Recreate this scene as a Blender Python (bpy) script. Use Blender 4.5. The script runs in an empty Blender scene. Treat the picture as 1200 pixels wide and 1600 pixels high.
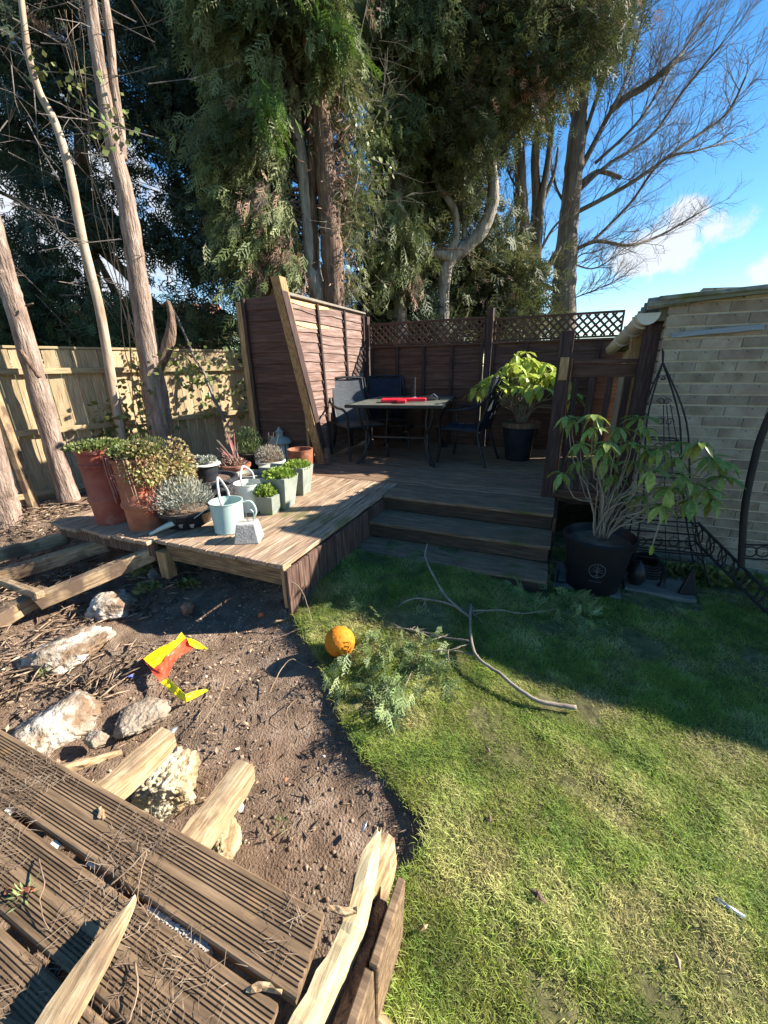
import bpy, math, random
import numpy as np
from mathutils import Vector, Matrix, noise
random.seed(7); rng = np.random.default_rng(11)
R = math.radians
S = bpy.context.scene
# ------------------------------------------------------------ camera
F = 625.0; P = R(19.9); RL = R(-1.0); EYE = 1.5
cam = bpy.data.objects.new('camera', bpy.data.cameras.new('camera'))
S.collection.objects.link(cam); S.camera = cam
cam.data.sensor_fit = 'VERTICAL'; cam.data.sensor_height = 36; cam.data.lens = 36 * F / 1600
cam.data.clip_start = 0.05; cam.data.clip_end = 2000
cam.location = (0, 0, EYE)
cam.matrix_world = Matrix.Translation((0, 0, EYE)) @ Matrix.Rotation(R(90) - P, 4, 'X') @ Matrix.Rotation(RL, 4, 'Z')
S.render.resolution_x, S.render.resolution_y = 768, 1024
# ------------------------------------------------------------ light
AZ, EL = R(84), R(30)
sunv = Vector((math.sin(AZ) * math.cos(EL), math.cos(AZ) * math.cos(EL), math.sin(EL)))
sl = bpy.data.lights.new('sun', 'SUN'); sl.energy = 5.0; sl.angle = R(0.6); sl.color = (1, .93, .82)
so = bpy.data.objects.new('sun', sl); S.collection.objects.link(so)
so.rotation_euler = sunv.to_track_quat('Z', 'Y').to_euler()
wd = bpy.data.worlds.new('World'); S.world = wd; wd.use_nodes = True
nt = wd.node_tree; nt.nodes.clear()
N = nt.nodes.new; L = nt.links.new
sky = N('ShaderNodeTexSky'); sky.sky_type = 'NISHITA'; sky.sun_disc = False
sky.sun_elevation = EL; sky.sun_rotation = AZ; sky.ozone_density = 2.2; sky.air_density = 1.0; sky.dust_density = 0.05
bg = N('ShaderNodeBackground'); bg.inputs[1].default_value = 0.083
ow = N('ShaderNodeOutputWorld')
tc = N('ShaderNodeTexCoord')
S.view_settings.view_transform = 'Standard'; S.view_settings.look = 'None'
S.view_settings.exposure = 1.6; S.view_settings.gamma = 1.0
cp_, sp_, cr_, sr_ = math.cos(P), math.sin(P), math.cos(RL), math.sin(RL)
def ray(x, y):
    X = (x - 600) / F; Y = (y - 800) / F
    X, Y = cr_ * X + sr_ * Y, -sr_ * X + cr_ * Y
    return Vector((X, cp_ - Y * sp_, -sp_ - Y * cp_))
def at(x, y, Z):
    d = ray(x, y); return Vector((0, 0, EYE)) + d * ((Z - EYE) / d.z)
def atd(x, y, Y):
    d = ray(x, y); return Vector((0, 0, EYE)) + d * (Y / d.y)
A = R(23.3); UX, UY, WX, WY = math.cos(A), -math.sin(A), math.sin(A), math.cos(A)
def XY(u, w, z=0.0): return Vector((u * UX + w * WX, u * UY + w * WY, z))
def UW(p): return (p[0] * UX + p[1] * UY, p[0] * WX + p[1] * WY)
# clouds: soft white puffs in fixed sky directions
cl_out = None
def cloud(px, py, rad, stretch):
    d = ray(px, py).normalized()
    mp = N('ShaderNodeVectorMath'); mp.operation = 'SUBTRACT'; L(tc.outputs['Generated'], mp.inputs[0]); mp.inputs[1].default_value = d
    sc = N('ShaderNodeVectorMath'); sc.operation = 'MULTIPLY'; L(mp.outputs[0], sc.inputs[0]); sc.inputs[1].default_value = (1 / stretch, 1 / stretch, 1)
    ln = N('ShaderNodeVectorMath'); ln.operation = 'LENGTH'; L(sc.outputs[0], ln.inputs[0])
    mr = N('ShaderNodeMapRange'); L(ln.outputs['Value'], mr.inputs[0]); mr.inputs[1].default_value = 0; mr.inputs[2].default_value = rad
    mr.inputs[3].default_value = 0.72; mr.inputs[4].default_value = 0
    return mr.outputs[0]
nz = N('ShaderNodeTexNoise'); nz.inputs['Scale'].default_value = 11; nz.inputs['Detail'].default_value = 8; nz.inputs['Roughness'].default_value = .6
L(tc.outputs['Generated'], nz.inputs['Vector'])
acc = None
for c in [(1078, 335, .07, 1.0), (1125, 357, .075, 1.3), (1050, 378, .10, 1.5), (1000, 405, .08, 1.6), (1222, 415, .07, 1.3), (70, 330, .3, 1.5), (-20, 420, .3, 2.0)]:
    o = cloud(*c)
    if acc is None: acc = o
    else:
        m = N('ShaderNodeMath'); m.operation = 'MAXIMUM'; L(acc, m.inputs[0]); L(o, m.inputs[1]); acc = m.outputs[0]
ad = N('ShaderNodeMath'); ad.operation = 'ADD'; L(acc, ad.inputs[0]); L(nz.outputs[0], ad.inputs[1])
mr = N('ShaderNodeMapRange'); mr.interpolation_type = 'SMOOTHSTEP'; L(ad.outputs[0], mr.inputs[0]); mr.inputs[1].default_value = .84; mr.inputs[2].default_value = 1.02
mr.inputs[4].default_value = .9
mx = N('ShaderNodeMix'); mx.data_type = 'RGBA'; L(mr.outputs[0], mx.inputs[0]); hs = N('ShaderNodeHueSaturation'); hs.inputs['Saturation'].default_value = 1.32; hs.inputs['Value'].default_value = .90; L(sky.outputs[0], hs.inputs['Color']); L(hs.outputs[0], mx.inputs[6]); mx.inputs[7].default_value = (3.9, 4.0, 4.2, 1)
L(mx.outputs[2], bg.inputs[0]); L(bg.outputs[0], ow.inputs[0])

# ------------------------------------------------------------ materials
def new_mat(name):
    m = bpy.data.materials.new(name); m.use_nodes = True
    return m, m.node_tree.nodes, m.node_tree.links, m.node_tree.nodes['Principled BSDF']
def ramp(n, cols, pos=None):
    r = n.new('ShaderNodeValToRGB'); e = r.color_ramp.elements
    while len(e) < len(cols): e.new(.5)
    for i, c in enumerate(cols):
        e[i].position = pos[i] if pos else i / (len(cols) - 1); e[i].color = (*c, 1)
    return r
def surf(name, cols, scale=8, stretch=(1, 1, 1), rough=.8, bump=.3, detail=6, spread=(.3, .7), vary=.0, dist=.01, metal=0, attr=None, trans=0, spots=None, coord='Object', fine=0, hue=0):
    m, n, l, b = new_mat(name)
    t = n.new('ShaderNodeTexCoord'); mp = n.new('ShaderNodeMapping'); mp.inputs['Scale'].default_value = stretch
    l.new(t.outputs[coord], mp.inputs[0])
    oi = n.new('ShaderNodeObjectInfo')
    ofs = n.new('ShaderNodeVectorMath'); ofs.operation = 'ADD'
    mul = n.new('ShaderNodeMath'); mul.operation = 'MULTIPLY'; l.new(oi.outputs['Random'], mul.inputs[0]); mul.inputs[1].default_value = 37
    l.new(mp.outputs[0], ofs.inputs[0]); l.new(mul.outputs[0], ofs.inputs[1])
    nz = n.new('ShaderNodeTexNoise'); nz.inputs['Scale'].default_value = scale; nz.inputs['Detail'].default_value = detail; nz.inputs['Roughness'].default_value = .65
    l.new(ofs.outputs[0], nz.inputs['Vector'])
    rp = ramp(n, cols, [spread[0] + (spread[1] - spread[0]) * i / (len(cols) - 1) for i in range(len(cols))])
    l.new(nz.outputs[0], rp.inputs[0]); col = rp.outputs[0]
    if attr:
        a = n.new('ShaderNodeAttribute'); a.attribute_name = 'rnd'
        hv = n.new('ShaderNodeMapRange'); l.new(a.outputs['Fac'], hv.inputs[0]); hv.inputs[3].default_value = 1 - attr; hv.inputs[4].default_value = 1 + attr
        h = n.new('ShaderNodeHueSaturation'); l.new(col, h.inputs['Color']); l.new(hv.outputs[0], h.inputs['Value'])
        if hue:
            hh = n.new('ShaderNodeMapRange'); l.new(a.outputs['Fac'], hh.inputs[0]); hh.inputs[3].default_value = .5 - hue; hh.inputs[4].default_value = .5 + hue
            l.new(hh.outputs[0], h.inputs['Hue'])
        col = h.outputs[0]
    if vary:
        hv = n.new('ShaderNodeMapRange'); l.new(oi.outputs['Random'], hv.inputs[0]); hv.inputs[3].default_value = 1 - vary; hv.inputs[4].default_value = 1 + vary
        h = n.new('ShaderNodeHueSaturation'); l.new(col, h.inputs['Color']); l.new(hv.outputs[0], h.inputs['Value'])
        if hue:
            m2 = n.new('ShaderNodeMath'); m2.operation = 'FRACT'; l.new(mul.outputs[0], m2.inputs[0])
            hh = n.new('ShaderNodeMapRange'); l.new(m2.outputs[0], hh.inputs[0]); hh.inputs[3].default_value = .5 - hue; hh.inputs[4].default_value = .5 + hue
            l.new(hh.outputs[0], h.inputs['Hue'])
        col = h.outputs[0]
    if spots:   # (colour, scale, lo, hi): patches with a shape of their own
        s = n.new('ShaderNodeTexNoise'); s.inputs['Scale'].default_value = spots[1]; s.inputs['Detail'].default_value = 5; l.new(t.outputs[coord], s.inputs['Vector'])
        sm = n.new('ShaderNodeMapRange'); l.new(s.outputs[0], sm.inputs[0]); sm.inputs[1].default_value = spots[2]; sm.inputs[2].default_value = spots[3]
        mxx = n.new('ShaderNodeMix'); mxx.data_type = 'RGBA'; l.new(sm.outputs[0], mxx.inputs[0]); l.new(col, mxx.inputs[6]); mxx.inputs[7].default_value = (*spots[0], 1)
        col = mxx.outputs[2]
    l.new(col, b.inputs['Base Color'])
    b.inputs['Roughness'].default_value = rough; b.inputs['Metallic'].default_value = metal
    b.inputs['Specular IOR Level'].default_value = .3
    if bump:
        bp = n.new('ShaderNodeBump'); bp.inputs['Strength'].default_value = bump; bp.inputs['Distance'].default_value = dist
        hsrc = nz.outputs[0]
        if fine:
            f2 = n.new('ShaderNodeTexNoise'); f2.inputs['Scale'].default_value = fine; f2.inputs['Detail'].default_value = 4; l.new(mp.outputs[0], f2.inputs['Vector'])
            s2 = n.new('ShaderNodeMath'); s2.operation = 'ADD'; l.new(nz.outputs[0], s2.inputs[0]); l.new(f2.outputs[0], s2.inputs[1]); hsrc = s2.outputs[0]
        l.new(hsrc, bp.inputs['Height']); l.new(bp.outputs[0], b.inputs['Normal'])
    if trans:
        tr = n.new('ShaderNodeBsdfTranslucent'); l.new(col, tr.inputs[0]); mm = n.new('ShaderNodeMixShader'); mm.inputs[0].default_value = trans
        l.new(b.outputs[0], mm.inputs[1]); l.new(tr.outputs[0], mm.inputs[2]); l.new(mm.outputs[0], n['Material Output'].inputs[0])
    return m
def wood(name, cols, axis='x', scale=5, bump=.5, rough=.8, vary=.12, spots=None, spread=(.3, .7), groove=None):
    st = {'x': (1, 14, 14), 'y': (14, 1, 14), 'z': (14, 14, 1)}[axis]
    m = surf(name, cols, scale, st, rough, bump, 7, spread, vary, .006, spots=spots)
    if groove:   # machined grooves too fine to model at that distance: relief only
        n, l = m.node_tree.nodes, m.node_tree.links
        t = n.new('ShaderNodeTexCoord'); w = n.new('ShaderNodeTexWave'); w.bands_direction = {'x': 'Y', 'y': 'X', 'z': 'X'}[axis]
        w.inputs['Scale'].default_value = groove; w.inputs['Distortion'].default_value = .15; l.new(t.outputs['Object'], w.inputs['Vector'])
        b2 = n.new('ShaderNodeBump'); b2.inputs['Strength'].default_value = .9; b2.inputs['Distance'].default_value = .004
        l.new(w.outputs['Fac'], b2.inputs['Height'])
        old = n['Principled BSDF'].inputs['Normal'].links[0].from_socket
        l.new(old, b2.inputs['Normal']); l.new(b2.outputs[0], n['Principled BSDF'].inputs['Normal'])
    return m
M = {}
M['soil'] = surf('soil', [(.095, .06, .038), (.20, .135, .09), (.32, .235, .17)], 9, rough=.95, bump=.9, dist=.016, detail=12, fine=120, spots=((.16, .10, .065), 3, .5, .7))
M['turf'] = surf('turf', [(.05, .042, .02), (.105, .10, .035), (.20, .17, .08)], 14, rough=.95, bump=.8, dist=.02, detail=9)
M['grass'] = surf('grass', [(.12, .185, .03), (.29, .35, .06), (.56, .51, .20)], 3.0, rough=.6, bump=0, attr=.4, trans=.4, detail=8, hue=.03, spread=(.34, .62))
M['deck_y'] = wood('deck_wood_lengthwise', [(.11, .06, .037), (.33, .22, .14), (.56, .42, .30)], 'y', groove=16, spots=((.13, .13, .04), 2.2, .56, .7))
M['deck_x'] = wood('deck_wood_crosswise', [(.09, .052, .03), (.215, .135, .08), (.36, .245, .155)], 'x', groove=16)
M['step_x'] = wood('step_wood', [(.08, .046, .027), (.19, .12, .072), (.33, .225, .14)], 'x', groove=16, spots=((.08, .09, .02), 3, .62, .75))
M['riser_x'] = wood('shaded_riser_wood', [(.03, .018, .012), (.065, .04, .026), (.11, .072, .048)], 'x')  # risers darker than the treads: their shade is put into the colour
M['old_deck'] = wood('old_deck_wood', [(.065, .04, .022), (.17, .11, .062), (.30, .20, .115)], 'x', scale=4, spots=((.36, .22, .10), 5, .62, .75))
M['fascia'] = wood('fascia_stain', [(.03, .016, .012), (.09, .05, .036), (.21, .13, .095)], 'z', vary=.25)
M['stain_x'] = wood('dark_stain_slat', [(.085, .045, .034), (.19, .115, .09), (.33, .235, .195)], 'x', vary=.15, scale=3)
M['stain_u'] = wood('dark_stain_board', [(.045, .021, .014), (.088, .043, .029), (.14, .078, .055)], 'x', vary=.15, scale=3)
M['stain_z'] = wood('dark_stain_post', [(.022, .012, .010), (.045, .025, .021), (.10, .06, .05)], 'z', vary=.1)
M['raw_x'] = wood('raw_timber_long', [(.13, .08, .04), (.33, .225, .125), (.52, .40, .26)], 'x', vary=.1, scale=7, spots=((.13, .085, .055), 7, .48, .62))
M['edge_x'] = wood('stained_edge_timber', [(.07, .04, .022), (.20, .12, .06), (.40, .26, .13)], 'x', vary=.1, scale=7)
M['raw_y'] = wood('raw_timber_across', [(.15, .09, .045), (.38, .26, .14), (.56, .44, .28)], 'y', vary=.1, scale=7, spots=((.20, .13, .08), 9, .5, .66))
M['raw_z'] = wood('raw_timber_upright', [(.13, .07, .03), (.33, .20, .09), (.50, .33, .17)], 'z', vary=.1)
M['fresh'] = wood('fresh_split_wood', [(.34, .24, .11), (.55, .43, .24), (.68, .57, .36)], 'y', vary=.05)
M['fence_z'] = wood('fence_board', [(.22, .15, .08), (.42, .31, .18), (.54, .43, .27)], 'z', vary=.25, scale=6)
M['fence_x'] = wood('fence_rail', [(.18, .13, .07), (.36, .27, .15), (.46, .36, .22)], 'x', vary=.1)
M['brick'] = surf('brick', [(.18, .13, .09), (.275, .215, .155), (.365, .305, .23)], 7, rough=.92, bump=.5, dist=.004, detail=8, vary=.2, hue=.012, fine=70, spots=((.09, .065, .05), 30, .62, .68))
M['mortar'] = surf('mortar', [(.42, .36, .27), (.54, .47, .37)], 30, rough=.95, bump=.8, dist=.004)
M['roof'] = surf('roof_sheet', [(.09, .095, .085), (.20, .205, .18), (.32, .31, .26)], 12, rough=.9, bump=.8, spots=((.12, .14, .05), 9, .5, .65))
M['soffit'] = surf('soffit_board', [(.12, .13, .09), (.20, .20, .14)], 6, rough=.9)
M['plastic_pale'] = surf('weathered_white_plastic', [(.42, .38, .31), (.62, .59, .52)], 6, rough=.5, bump=.1)
M['bark'] = surf('pink_brown_bark', [(.11, .075, .055), (.28, .20, .155), (.46, .37, .30)], 7, (3, 3, .5), .95, 1, 8, dist=.03, fine=20)
M['bark_tan'] = surf('tan_smooth_bark', [(.20, .13, .08), (.36, .27, .19), (.48, .40, .31)], 6, (3, 3, .4), .85, .5, 6, dist=.01)
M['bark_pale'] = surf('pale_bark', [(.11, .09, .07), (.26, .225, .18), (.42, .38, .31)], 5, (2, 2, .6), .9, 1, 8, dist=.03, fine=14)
M['bark_light'] = surf('sunlit_pale_bark', [(.22, .18, .14), (.46, .41, .34), (.64, .60, .53)], 5, (2, 2, .6), .9, 1, 8, dist=.03, fine=14)  # paler copy of the pale bark, sunlight put into its colour
M['bark_brown'] = surf('shaggy_brown_bark', [(.07, .04, .025), (.20, .13, .09), (.36, .25, .18)], 6, (4, 4, .5), .95, 1, 8, dist=.04, fine=16)
M['bark_grey'] = surf('grey_bark', [(.07, .055, .045), (.17, .14, .11), (.30, .25, .20)], 4, (3, 3, .4), .95, 1, 8, dist=.04, fine=12)
M['twig'] = surf('bare_twig', [(.12, .10, .085), (.24, .20, .175)], 8, bump=0)
M['needle_mid'] = surf('grey_green_spray', [(.05, .07, .02), (.145, .17, .06), (.33, .34, .165)], 1.6, rough=.6, bump=0, attr=.5, trans=.3, hue=.02, detail=4)
M['needle_dark'] = surf('dark_green_spray', [(.022, .036, .02), (.05, .07, .036), (.09, .11, .06)], 1.4, rough=.65, bump=0, attr=.45, trans=.22, hue=.02)
M['needle_yew'] = surf('yew_spray', [(.035, .05, .018), (.085, .10, .036), (.19, .185, .08)], 1.2, rough=.6, bump=0, attr=.5, trans=.25, hue=.02)
M['needle_pale'] = surf('cut_spray', [(.08, .12, .035), (.18, .25, .09), (.32, .37, .18)], 5, rough=.5, bump=0, attr=.35, trans=.3)
M['needle_bright'] = surf('fresh_green_spray', [(.06, .12, .015), (.12, .20, .03)], 3, rough=.6, bump=0, attr=.4, trans=.35)
M['dead'] = surf('dead_brown_spray', [(.15, .08, .055), (.34, .21, .15), (.46, .33, .25)], 4, rough=.8, bump=0, attr=.4, trans=.2)
M['ivy'] = surf('ivy_leaf', [(.05, .07, .02), (.14, .17, .05), (.30, .27, .10)], 6, rough=.45, bump=0, attr=.4, trans=.25, hue=.03)
M['ivy_tan'] = surf('dry_trailing_leaf', [(.20, .13, .06), (.38, .29, .14), (.30, .33, .10)], 9, rough=.6, bump=0, attr=.35, trans=.3, hue=.03)
M['lime'] = surf('lime_green_leaf', [(.16, .26, .03), (.33, .42, .09)], 12, rough=.5, bump=0, attr=.35, trans=.35)
M['silver'] = surf('silver_leaf', [(.26, .28, .22), (.46, .47, .40)], 9, rough=.7, bump=0, attr=.3, trans=.2)
M['sage'] = surf('pale_twig_leaf', [(.28, .24, .18), (.48, .43, .34)], 9, rough=.7, bump=0, attr=.3, trans=.2)
M['green_leaf'] = surf('rosemary_leaf', [(.12, .17, .05), (.27, .32, .13)], 9, rough=.6, bump=0, attr=.35, trans=.3)
M['red_leaf'] = surf('red_stonecrop_leaf', [(.42, .04, .03), (.48, .14, .08)], 12, rough=.5, bump=0, attr=.3, trans=.2)
M['red_stem'] = surf('red_stem', [(.30, .07, .07), (.45, .22, .18)], 9, rough=.6, bump=0)
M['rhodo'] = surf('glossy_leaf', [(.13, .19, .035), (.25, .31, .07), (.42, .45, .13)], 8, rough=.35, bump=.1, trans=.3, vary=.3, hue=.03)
M['terracotta'] = surf('red_terracotta', [(.20, .045, .03), (.31, .08, .052), (.38, .13, .085)], 6, rough=.85, bump=.25, spots=((.42, .26, .19), 6, .6, .75))
M['terra_orange'] = surf('orange_terracotta', [(.26, .075, .035), (.38, .13, .065), (.42, .20, .12)], 6, rough=.85, bump=.25, spots=((.20, .09, .05), 7, .6, .75))
M['rust'] = surf('rusty_clay', [(.10, .035, .02), (.26, .10, .05), (.40, .20, .11)], 9, rough=.8, bump=.4)
M['black_glaze'] = surf('black_glaze', [(.012, .014, .018), (.03, .033, .04)], 5, rough=.25, bump=.05)
M['black_plastic'] = surf('black_plastic', [(.006, .006, .008), (.013, .013, .016)], 5, rough=.5, bump=.1)
M['speckle'] = surf('speckled_dark_pot', [(.02, .022, .026), (.04, .042, .05), (.25, .25, .25)], 60, rough=.5, bump=.3, spread=(.35, .75))
M['grey_pot'] = surf('grey_green_pot', [(.16, .18, .15), (.29, .31, .26)], 8, rough=.8, bump=.2, spots=((.20, .24, .12), 5, .55, .7))
M['white_pot'] = surf('weathered_white_pot', [(.42, .44, .38), (.62, .63, .57)], 9, rough=.7, bump=.2)
M['mint'] = surf('mint_enamel', [(.36, .47, .42), (.47, .58, .52)], 3, rough=.4, bump=.05)
M['cream'] = surf('cream_enamel', [(.62, .63, .53), (.76, .76, .68)], 5, rough=.45, bump=.1, spots=((.40, .36, .24), 9, .64, .75))
M['grey_plastic'] = surf('grey_handle_plastic', [(.42, .39, .37), (.55, .52, .50)], 5, rough=.5, bump=.05)
M['concrete'] = surf('concrete', [(.28, .26, .22), (.46, .43, .38), (.55, .52, .46)], 14, rough=.95, bump=.7, detail=8, fine=80)
M['rubble'] = surf('pale_rubble', [(.13, .09, .06), (.38, .32, .25), (.60, .56, .48)], 6, rough=.95, bump=1, dist=.02, detail=10, fine=40, spread=(.32, .6), spots=((.20, .13, .08), 9, .46, .60))
M['rubble_tan'] = surf('ochre_rubble', [(.16, .10, .05), (.40, .30, .17), (.58, .50, .35)], 7, rough=.95, bump=1, dist=.02, detail=10, fine=40, spread=(.32, .62))
M['stone'] = surf('dirty_stone', [(.14, .10, .07), (.28, .22, .16), (.44, .38, .30)], 5, rough=.95, bump=.8, dist=.02, detail=9, fine=50)
M['slab'] = surf('paving_slab', [(.12, .10, .08), (.22, .19, .15)], 8, rough=.95, bump=.6, fine=50)
M['iron'] = surf('black_iron', [(.010, .010, .012), (.025, .022, .022)], 20, rough=.6, bump=.2, metal=.2)
M['metal_dark'] = surf('charcoal_metal', [(.012, .013, .015), (.03, .033, .037)], 10, rough=.4, bump=.05, metal=.3)
M['sling'] = surf('grey_sling_fabric', [(.045, .05, .058), (.09, .10, .112)], 60, (1, .2, 1), .8, .2)
M['navy'] = surf('navy_cushion', [(.010, .014, .026), (.022, .028, .045)], 14, rough=.8, bump=.5, dist=.02)
M['tabletop'] = surf('grimy_table_glass', [(.06, .07, .06), (.14, .15, .12), (.26, .27, .21)], 9, (1, 3, 1), .35, .2)
M['red_plastic'] = surf('red_plastic', [(.62, .015, .03), (.75, .03, .05)], 3, rough=.4, bump=0)
M['ball'] = surf('orange_rubber', [(.50, .13, .005), (.66, .22, .01), (.40, .09, .01)], 22, rough=.75, bump=.6, dist=.006, fine=70, spread=(.3, .75))
M['film_yellow'] = surf('yellow_film', [(.85, .68, .0), (.95, .80, .02)], 5, rough=.4, bump=.2)
M['film_red'] = surf('red_film', [(.80, .05, .02), (.88, .14, .06)], 5, rough=.4, bump=.2)
M['ink'] = surf('faded_ink', [(.05, .05, .03), (.10, .09, .04)], 5, bump=0)
M['branch'] = surf('fallen_branch_bark', [(.14, .11, .08), (.32, .27, .21)], 12, rough=.9, bump=.5)
M['root'] = surf('dry_root', [(.16, .10, .06), (.36, .26, .17)], 12, rough=.9, bump=.2)
M['litter'] = surf('brown_litter', [(.07, .045, .028), (.22, .15, .10), (.42, .33, .23)], 16, rough=.9, bump=0, attr=.5)
M['pebble'] = surf('pebble', [(.16, .12, .09), (.38, .33, .27)], 9, rough=.9, bump=.2, attr=.5)
M['copper_verdigris'] = surf('pale_green_lantern_paint', [(.22, .28, .22), (.36, .41, .34)], 14, rough=.6, bump=.2)
M['house_brick'] = surf('red_house_brick', [(.30, .10, .07), (.42, .17, .12)], 12, rough=.9, bump=.2)
M['roof_tile'] = surf('red_roof_tile', [(.26, .11, .08), (.36, .17, .12)], 5, rough=.9, bump=.2)
M['white_paint'] = surf('white_paint', [(.70, .70, .70), (.8, .8, .8)], 5, rough=.5, bump=0)
M['glass_dark'] = surf('window_glass', [(.02, .025, .03), (.04, .05, .06)], 5, rough=.1, bump=0)
M['galvanised'] = surf('galvanised_tube', [(.30, .33, .36), (.45, .48, .50)], 20, rough=.35, bump=.1, metal=.7)
M['grey_plank'] = surf('grey_weathered_plank', [(.17, .19, .21), (.30, .33, .36)], 8, (1, 10, 10), .85, .4)

# ------------------------------------------------------------ builders
def link(o, parent=None):
    S.collection.objects.link(o)
    if parent is not None: o.parent = parent
    return o
def tag(o, label=None, cat=None, group=None, kind=None):
    if label: o['label'] = label
    if cat: o['category'] = cat
    if group: o['group'] = group
    if kind: o['kind'] = kind
    return o
def thing(name, label, cat, loc, rz=0.0, group=None):
    o = bpy.data.objects.new(name, None); o.empty_display_size = .1
    o.location = loc; o.rotation_euler = (0, 0, rz); link(o); return tag(o, label, cat, group)
def uthing(name, label, cat, u, w, z, rz=0.0, group=None): return thing(name, label, cat, XY(u, w, z), -A + rz, group)
def copy_tree(o, parent=None):
    c = o.copy(); link(c, parent)
    for ch in list(o.children): copy_tree(ch, c)
    return c
class MB:
    def __init__(s): s.v = []; s.f = []
    def add(s, v, f):
        n = len(s.v); s.v += [tuple(p) for p in v]; s.f += [tuple(i + n for i in q) for q in f]; return s
    def hexa(s, p):  # 4 bottom, 4 top
        return s.add(p, [(3, 2, 1, 0), (4, 5, 6, 7), (0, 1, 5, 4), (1, 2, 6, 5), (2, 3, 7, 6), (3, 0, 4, 7)])
    def box(s, x0, x1, y0, y1, z0, z1, j=0.0):
        q = lambda a: a + (random.uniform(-j, j) if j else 0)
        return s.hexa([(q(x), q(y), q(z)) for x, y, z in [(x0, y0, z0), (x1, y0, z0), (x1, y1, z0), (x0, y1, z0), (x0, y0, z1), (x1, y0, z1), (x1, y1, z1), (x0, y1, z1)]])
    def tube(s, pts, r, n=6, cap=True):
        pts = [Vector(p) for p in pts]; k = len(pts)
        if not hasattr(r, '__len__'): r = [r] * k
        up = Vector((.13, .21, 1)).normalized(); rings = []
        prev = None
        for i, p in enumerate(pts):
            t = (pts[min(i + 1, k - 1)] - pts[max(i - 1, 0)])
            t = t.normalized() if t.length > 1e-9 else Vector((0, 0, 1))
            if prev is None:
                a = t.cross(up); a = a if a.length > .1 else t.cross(Vector((1, 0, 0)))
            else: a = prev - t * prev.dot(t)
            a.normalize(); prev = a; b = t.cross(a)
            rings.append([p + (a * math.cos(2 * math.pi * j / n) + b * math.sin(2 * math.pi * j / n)) * r[i] for j in range(n)])
        v = [q for g in rings for q in g]; f = []
        for i in range(k - 1):
            for j in range(n):
                f.append((i * n + j, i * n + (j + 1) % n, (i + 1) * n + (j + 1) % n, (i + 1) * n + j))
        if cap: f += [tuple(range(n))[::-1], tuple(range((k - 1) * n, k * n))]
        return s.add(v, f)
    def lathe(s, prof, n=28, c=(0, 0, 0), cap=False, wob=0.0):
        v = []; f = []
        for r, z in prof:
            for j in range(n):
                a = 2 * math.pi * j / n; rr = r * (1 + wob * math.sin(3 * a + z * 9))
                v.append((c[0] + rr * math.cos(a), c[1] + rr * math.sin(a), c[2] + z))
        for i in range(len(prof) - 1):
            for j in range(n): f.append((i * n + j, i * n + (j + 1) % n, (i + 1) * n + (j + 1) % n, (i + 1) * n + j))
        if cap: f.append(tuple(range(n))[::-1])
        return s.add(v, f)
    def mesh(s, name, mat, smooth=False, off=None):
        me = bpy.data.meshes.new(name)
        v = s.v if off is None else [(p[0] - off[0], p[1] - off[1], p[2] - off[2]) for p in s.v]
        me.from_pydata(v, [], s.f); me.materials.append(M[mat] if isinstance(mat, str) else mat)
        if smooth: me.polygons.foreach_set('use_smooth', [True] * len(me.polygons))
        me.update(); return me
    def build(s, name, mat, parent=None, smooth=False, world=False, loc=None, rz=None):
        off = parent.location if (world and parent is not None) else None
        if world and parent is None and loc is not None: off = loc
        o = bpy.data.objects.new(name, s.mesh(name, mat, smooth, off)); link(o, parent)
        if loc is not None: o.location = loc
        if rz is not None: o.rotation_euler = (0, 0, rz)
        if smooth and not world: es = o.modifiers.new('sharp_edges', 'EDGE_SPLIT'); es.split_angle = R(38)
        return o
def bevel(o, w=.004, seg=2):
    m = o.modifiers.new('bevel', 'BEVEL'); m.width = w; m.segments = seg; m.limit_method = 'ANGLE'; return o
def np_mesh(name, V, T, mat, parent=None, rnd=None, off=None, smooth=False):
    V = np.asarray(V, dtype=np.float32)
    if off is not None: V = V - np.array(off, dtype=np.float32)
    T = np.asarray(T, dtype=np.int32); k = T.shape[1]
    me = bpy.data.meshes.new(name); me.vertices.add(len(V)); me.vertices.foreach_set('co', V.ravel())
    me.loops.add(T.size); me.loops.foreach_set('vertex_index', T.ravel())
    me.polygons.add(len(T)); me.polygons.foreach_set('loop_start', np.arange(0, T.size, k, dtype=np.int32))
    if smooth: me.polygons.foreach_set('use_smooth', np.ones(len(T), dtype=bool))
    me.update(calc_edges=True); me.materials.append(M[mat])
    if rnd is not None:
        a = me.attributes.new('rnd', 'FLOAT', 'POINT'); a.data.foreach_set('value', np.asarray(rnd, dtype=np.float32))
    o = bpy.data.objects.new(name, me); link(o, parent); return o
def frames(d, roll):
    """rotation matrices whose local -Z points along d"""
    d = d / np.linalg.norm(d, axis=1, keepdims=True)
    ref = np.tile([[.1, 1, .05]], (len(d), 1)); a = np.cross(d, ref); a /= np.linalg.norm(a, axis=1, keepdims=True) + 1e-9
    b = np.cross(d, a); c, s = np.cos(roll)[:, None], np.sin(roll)[:, None]
    x = a * c + b * s; y = np.cross(-d, x)
    return np.stack([x, y, -d], axis=2)
def scatter(tv, tf, pos, rot, scale):
    n = len(pos); k = len(tv)
    V = np.einsum('nij,kj->nki', rot, tv) * np.asarray(scale).reshape(n, 1, 1) + pos[:, None, :]
    T = (tf[None, :, :] + (np.arange(n) * k)[:, None, None]).reshape(-1, tf.shape[1])
    r = np.repeat(rng.random(n), k)
    return V.reshape(-1, 3), T, r
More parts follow.
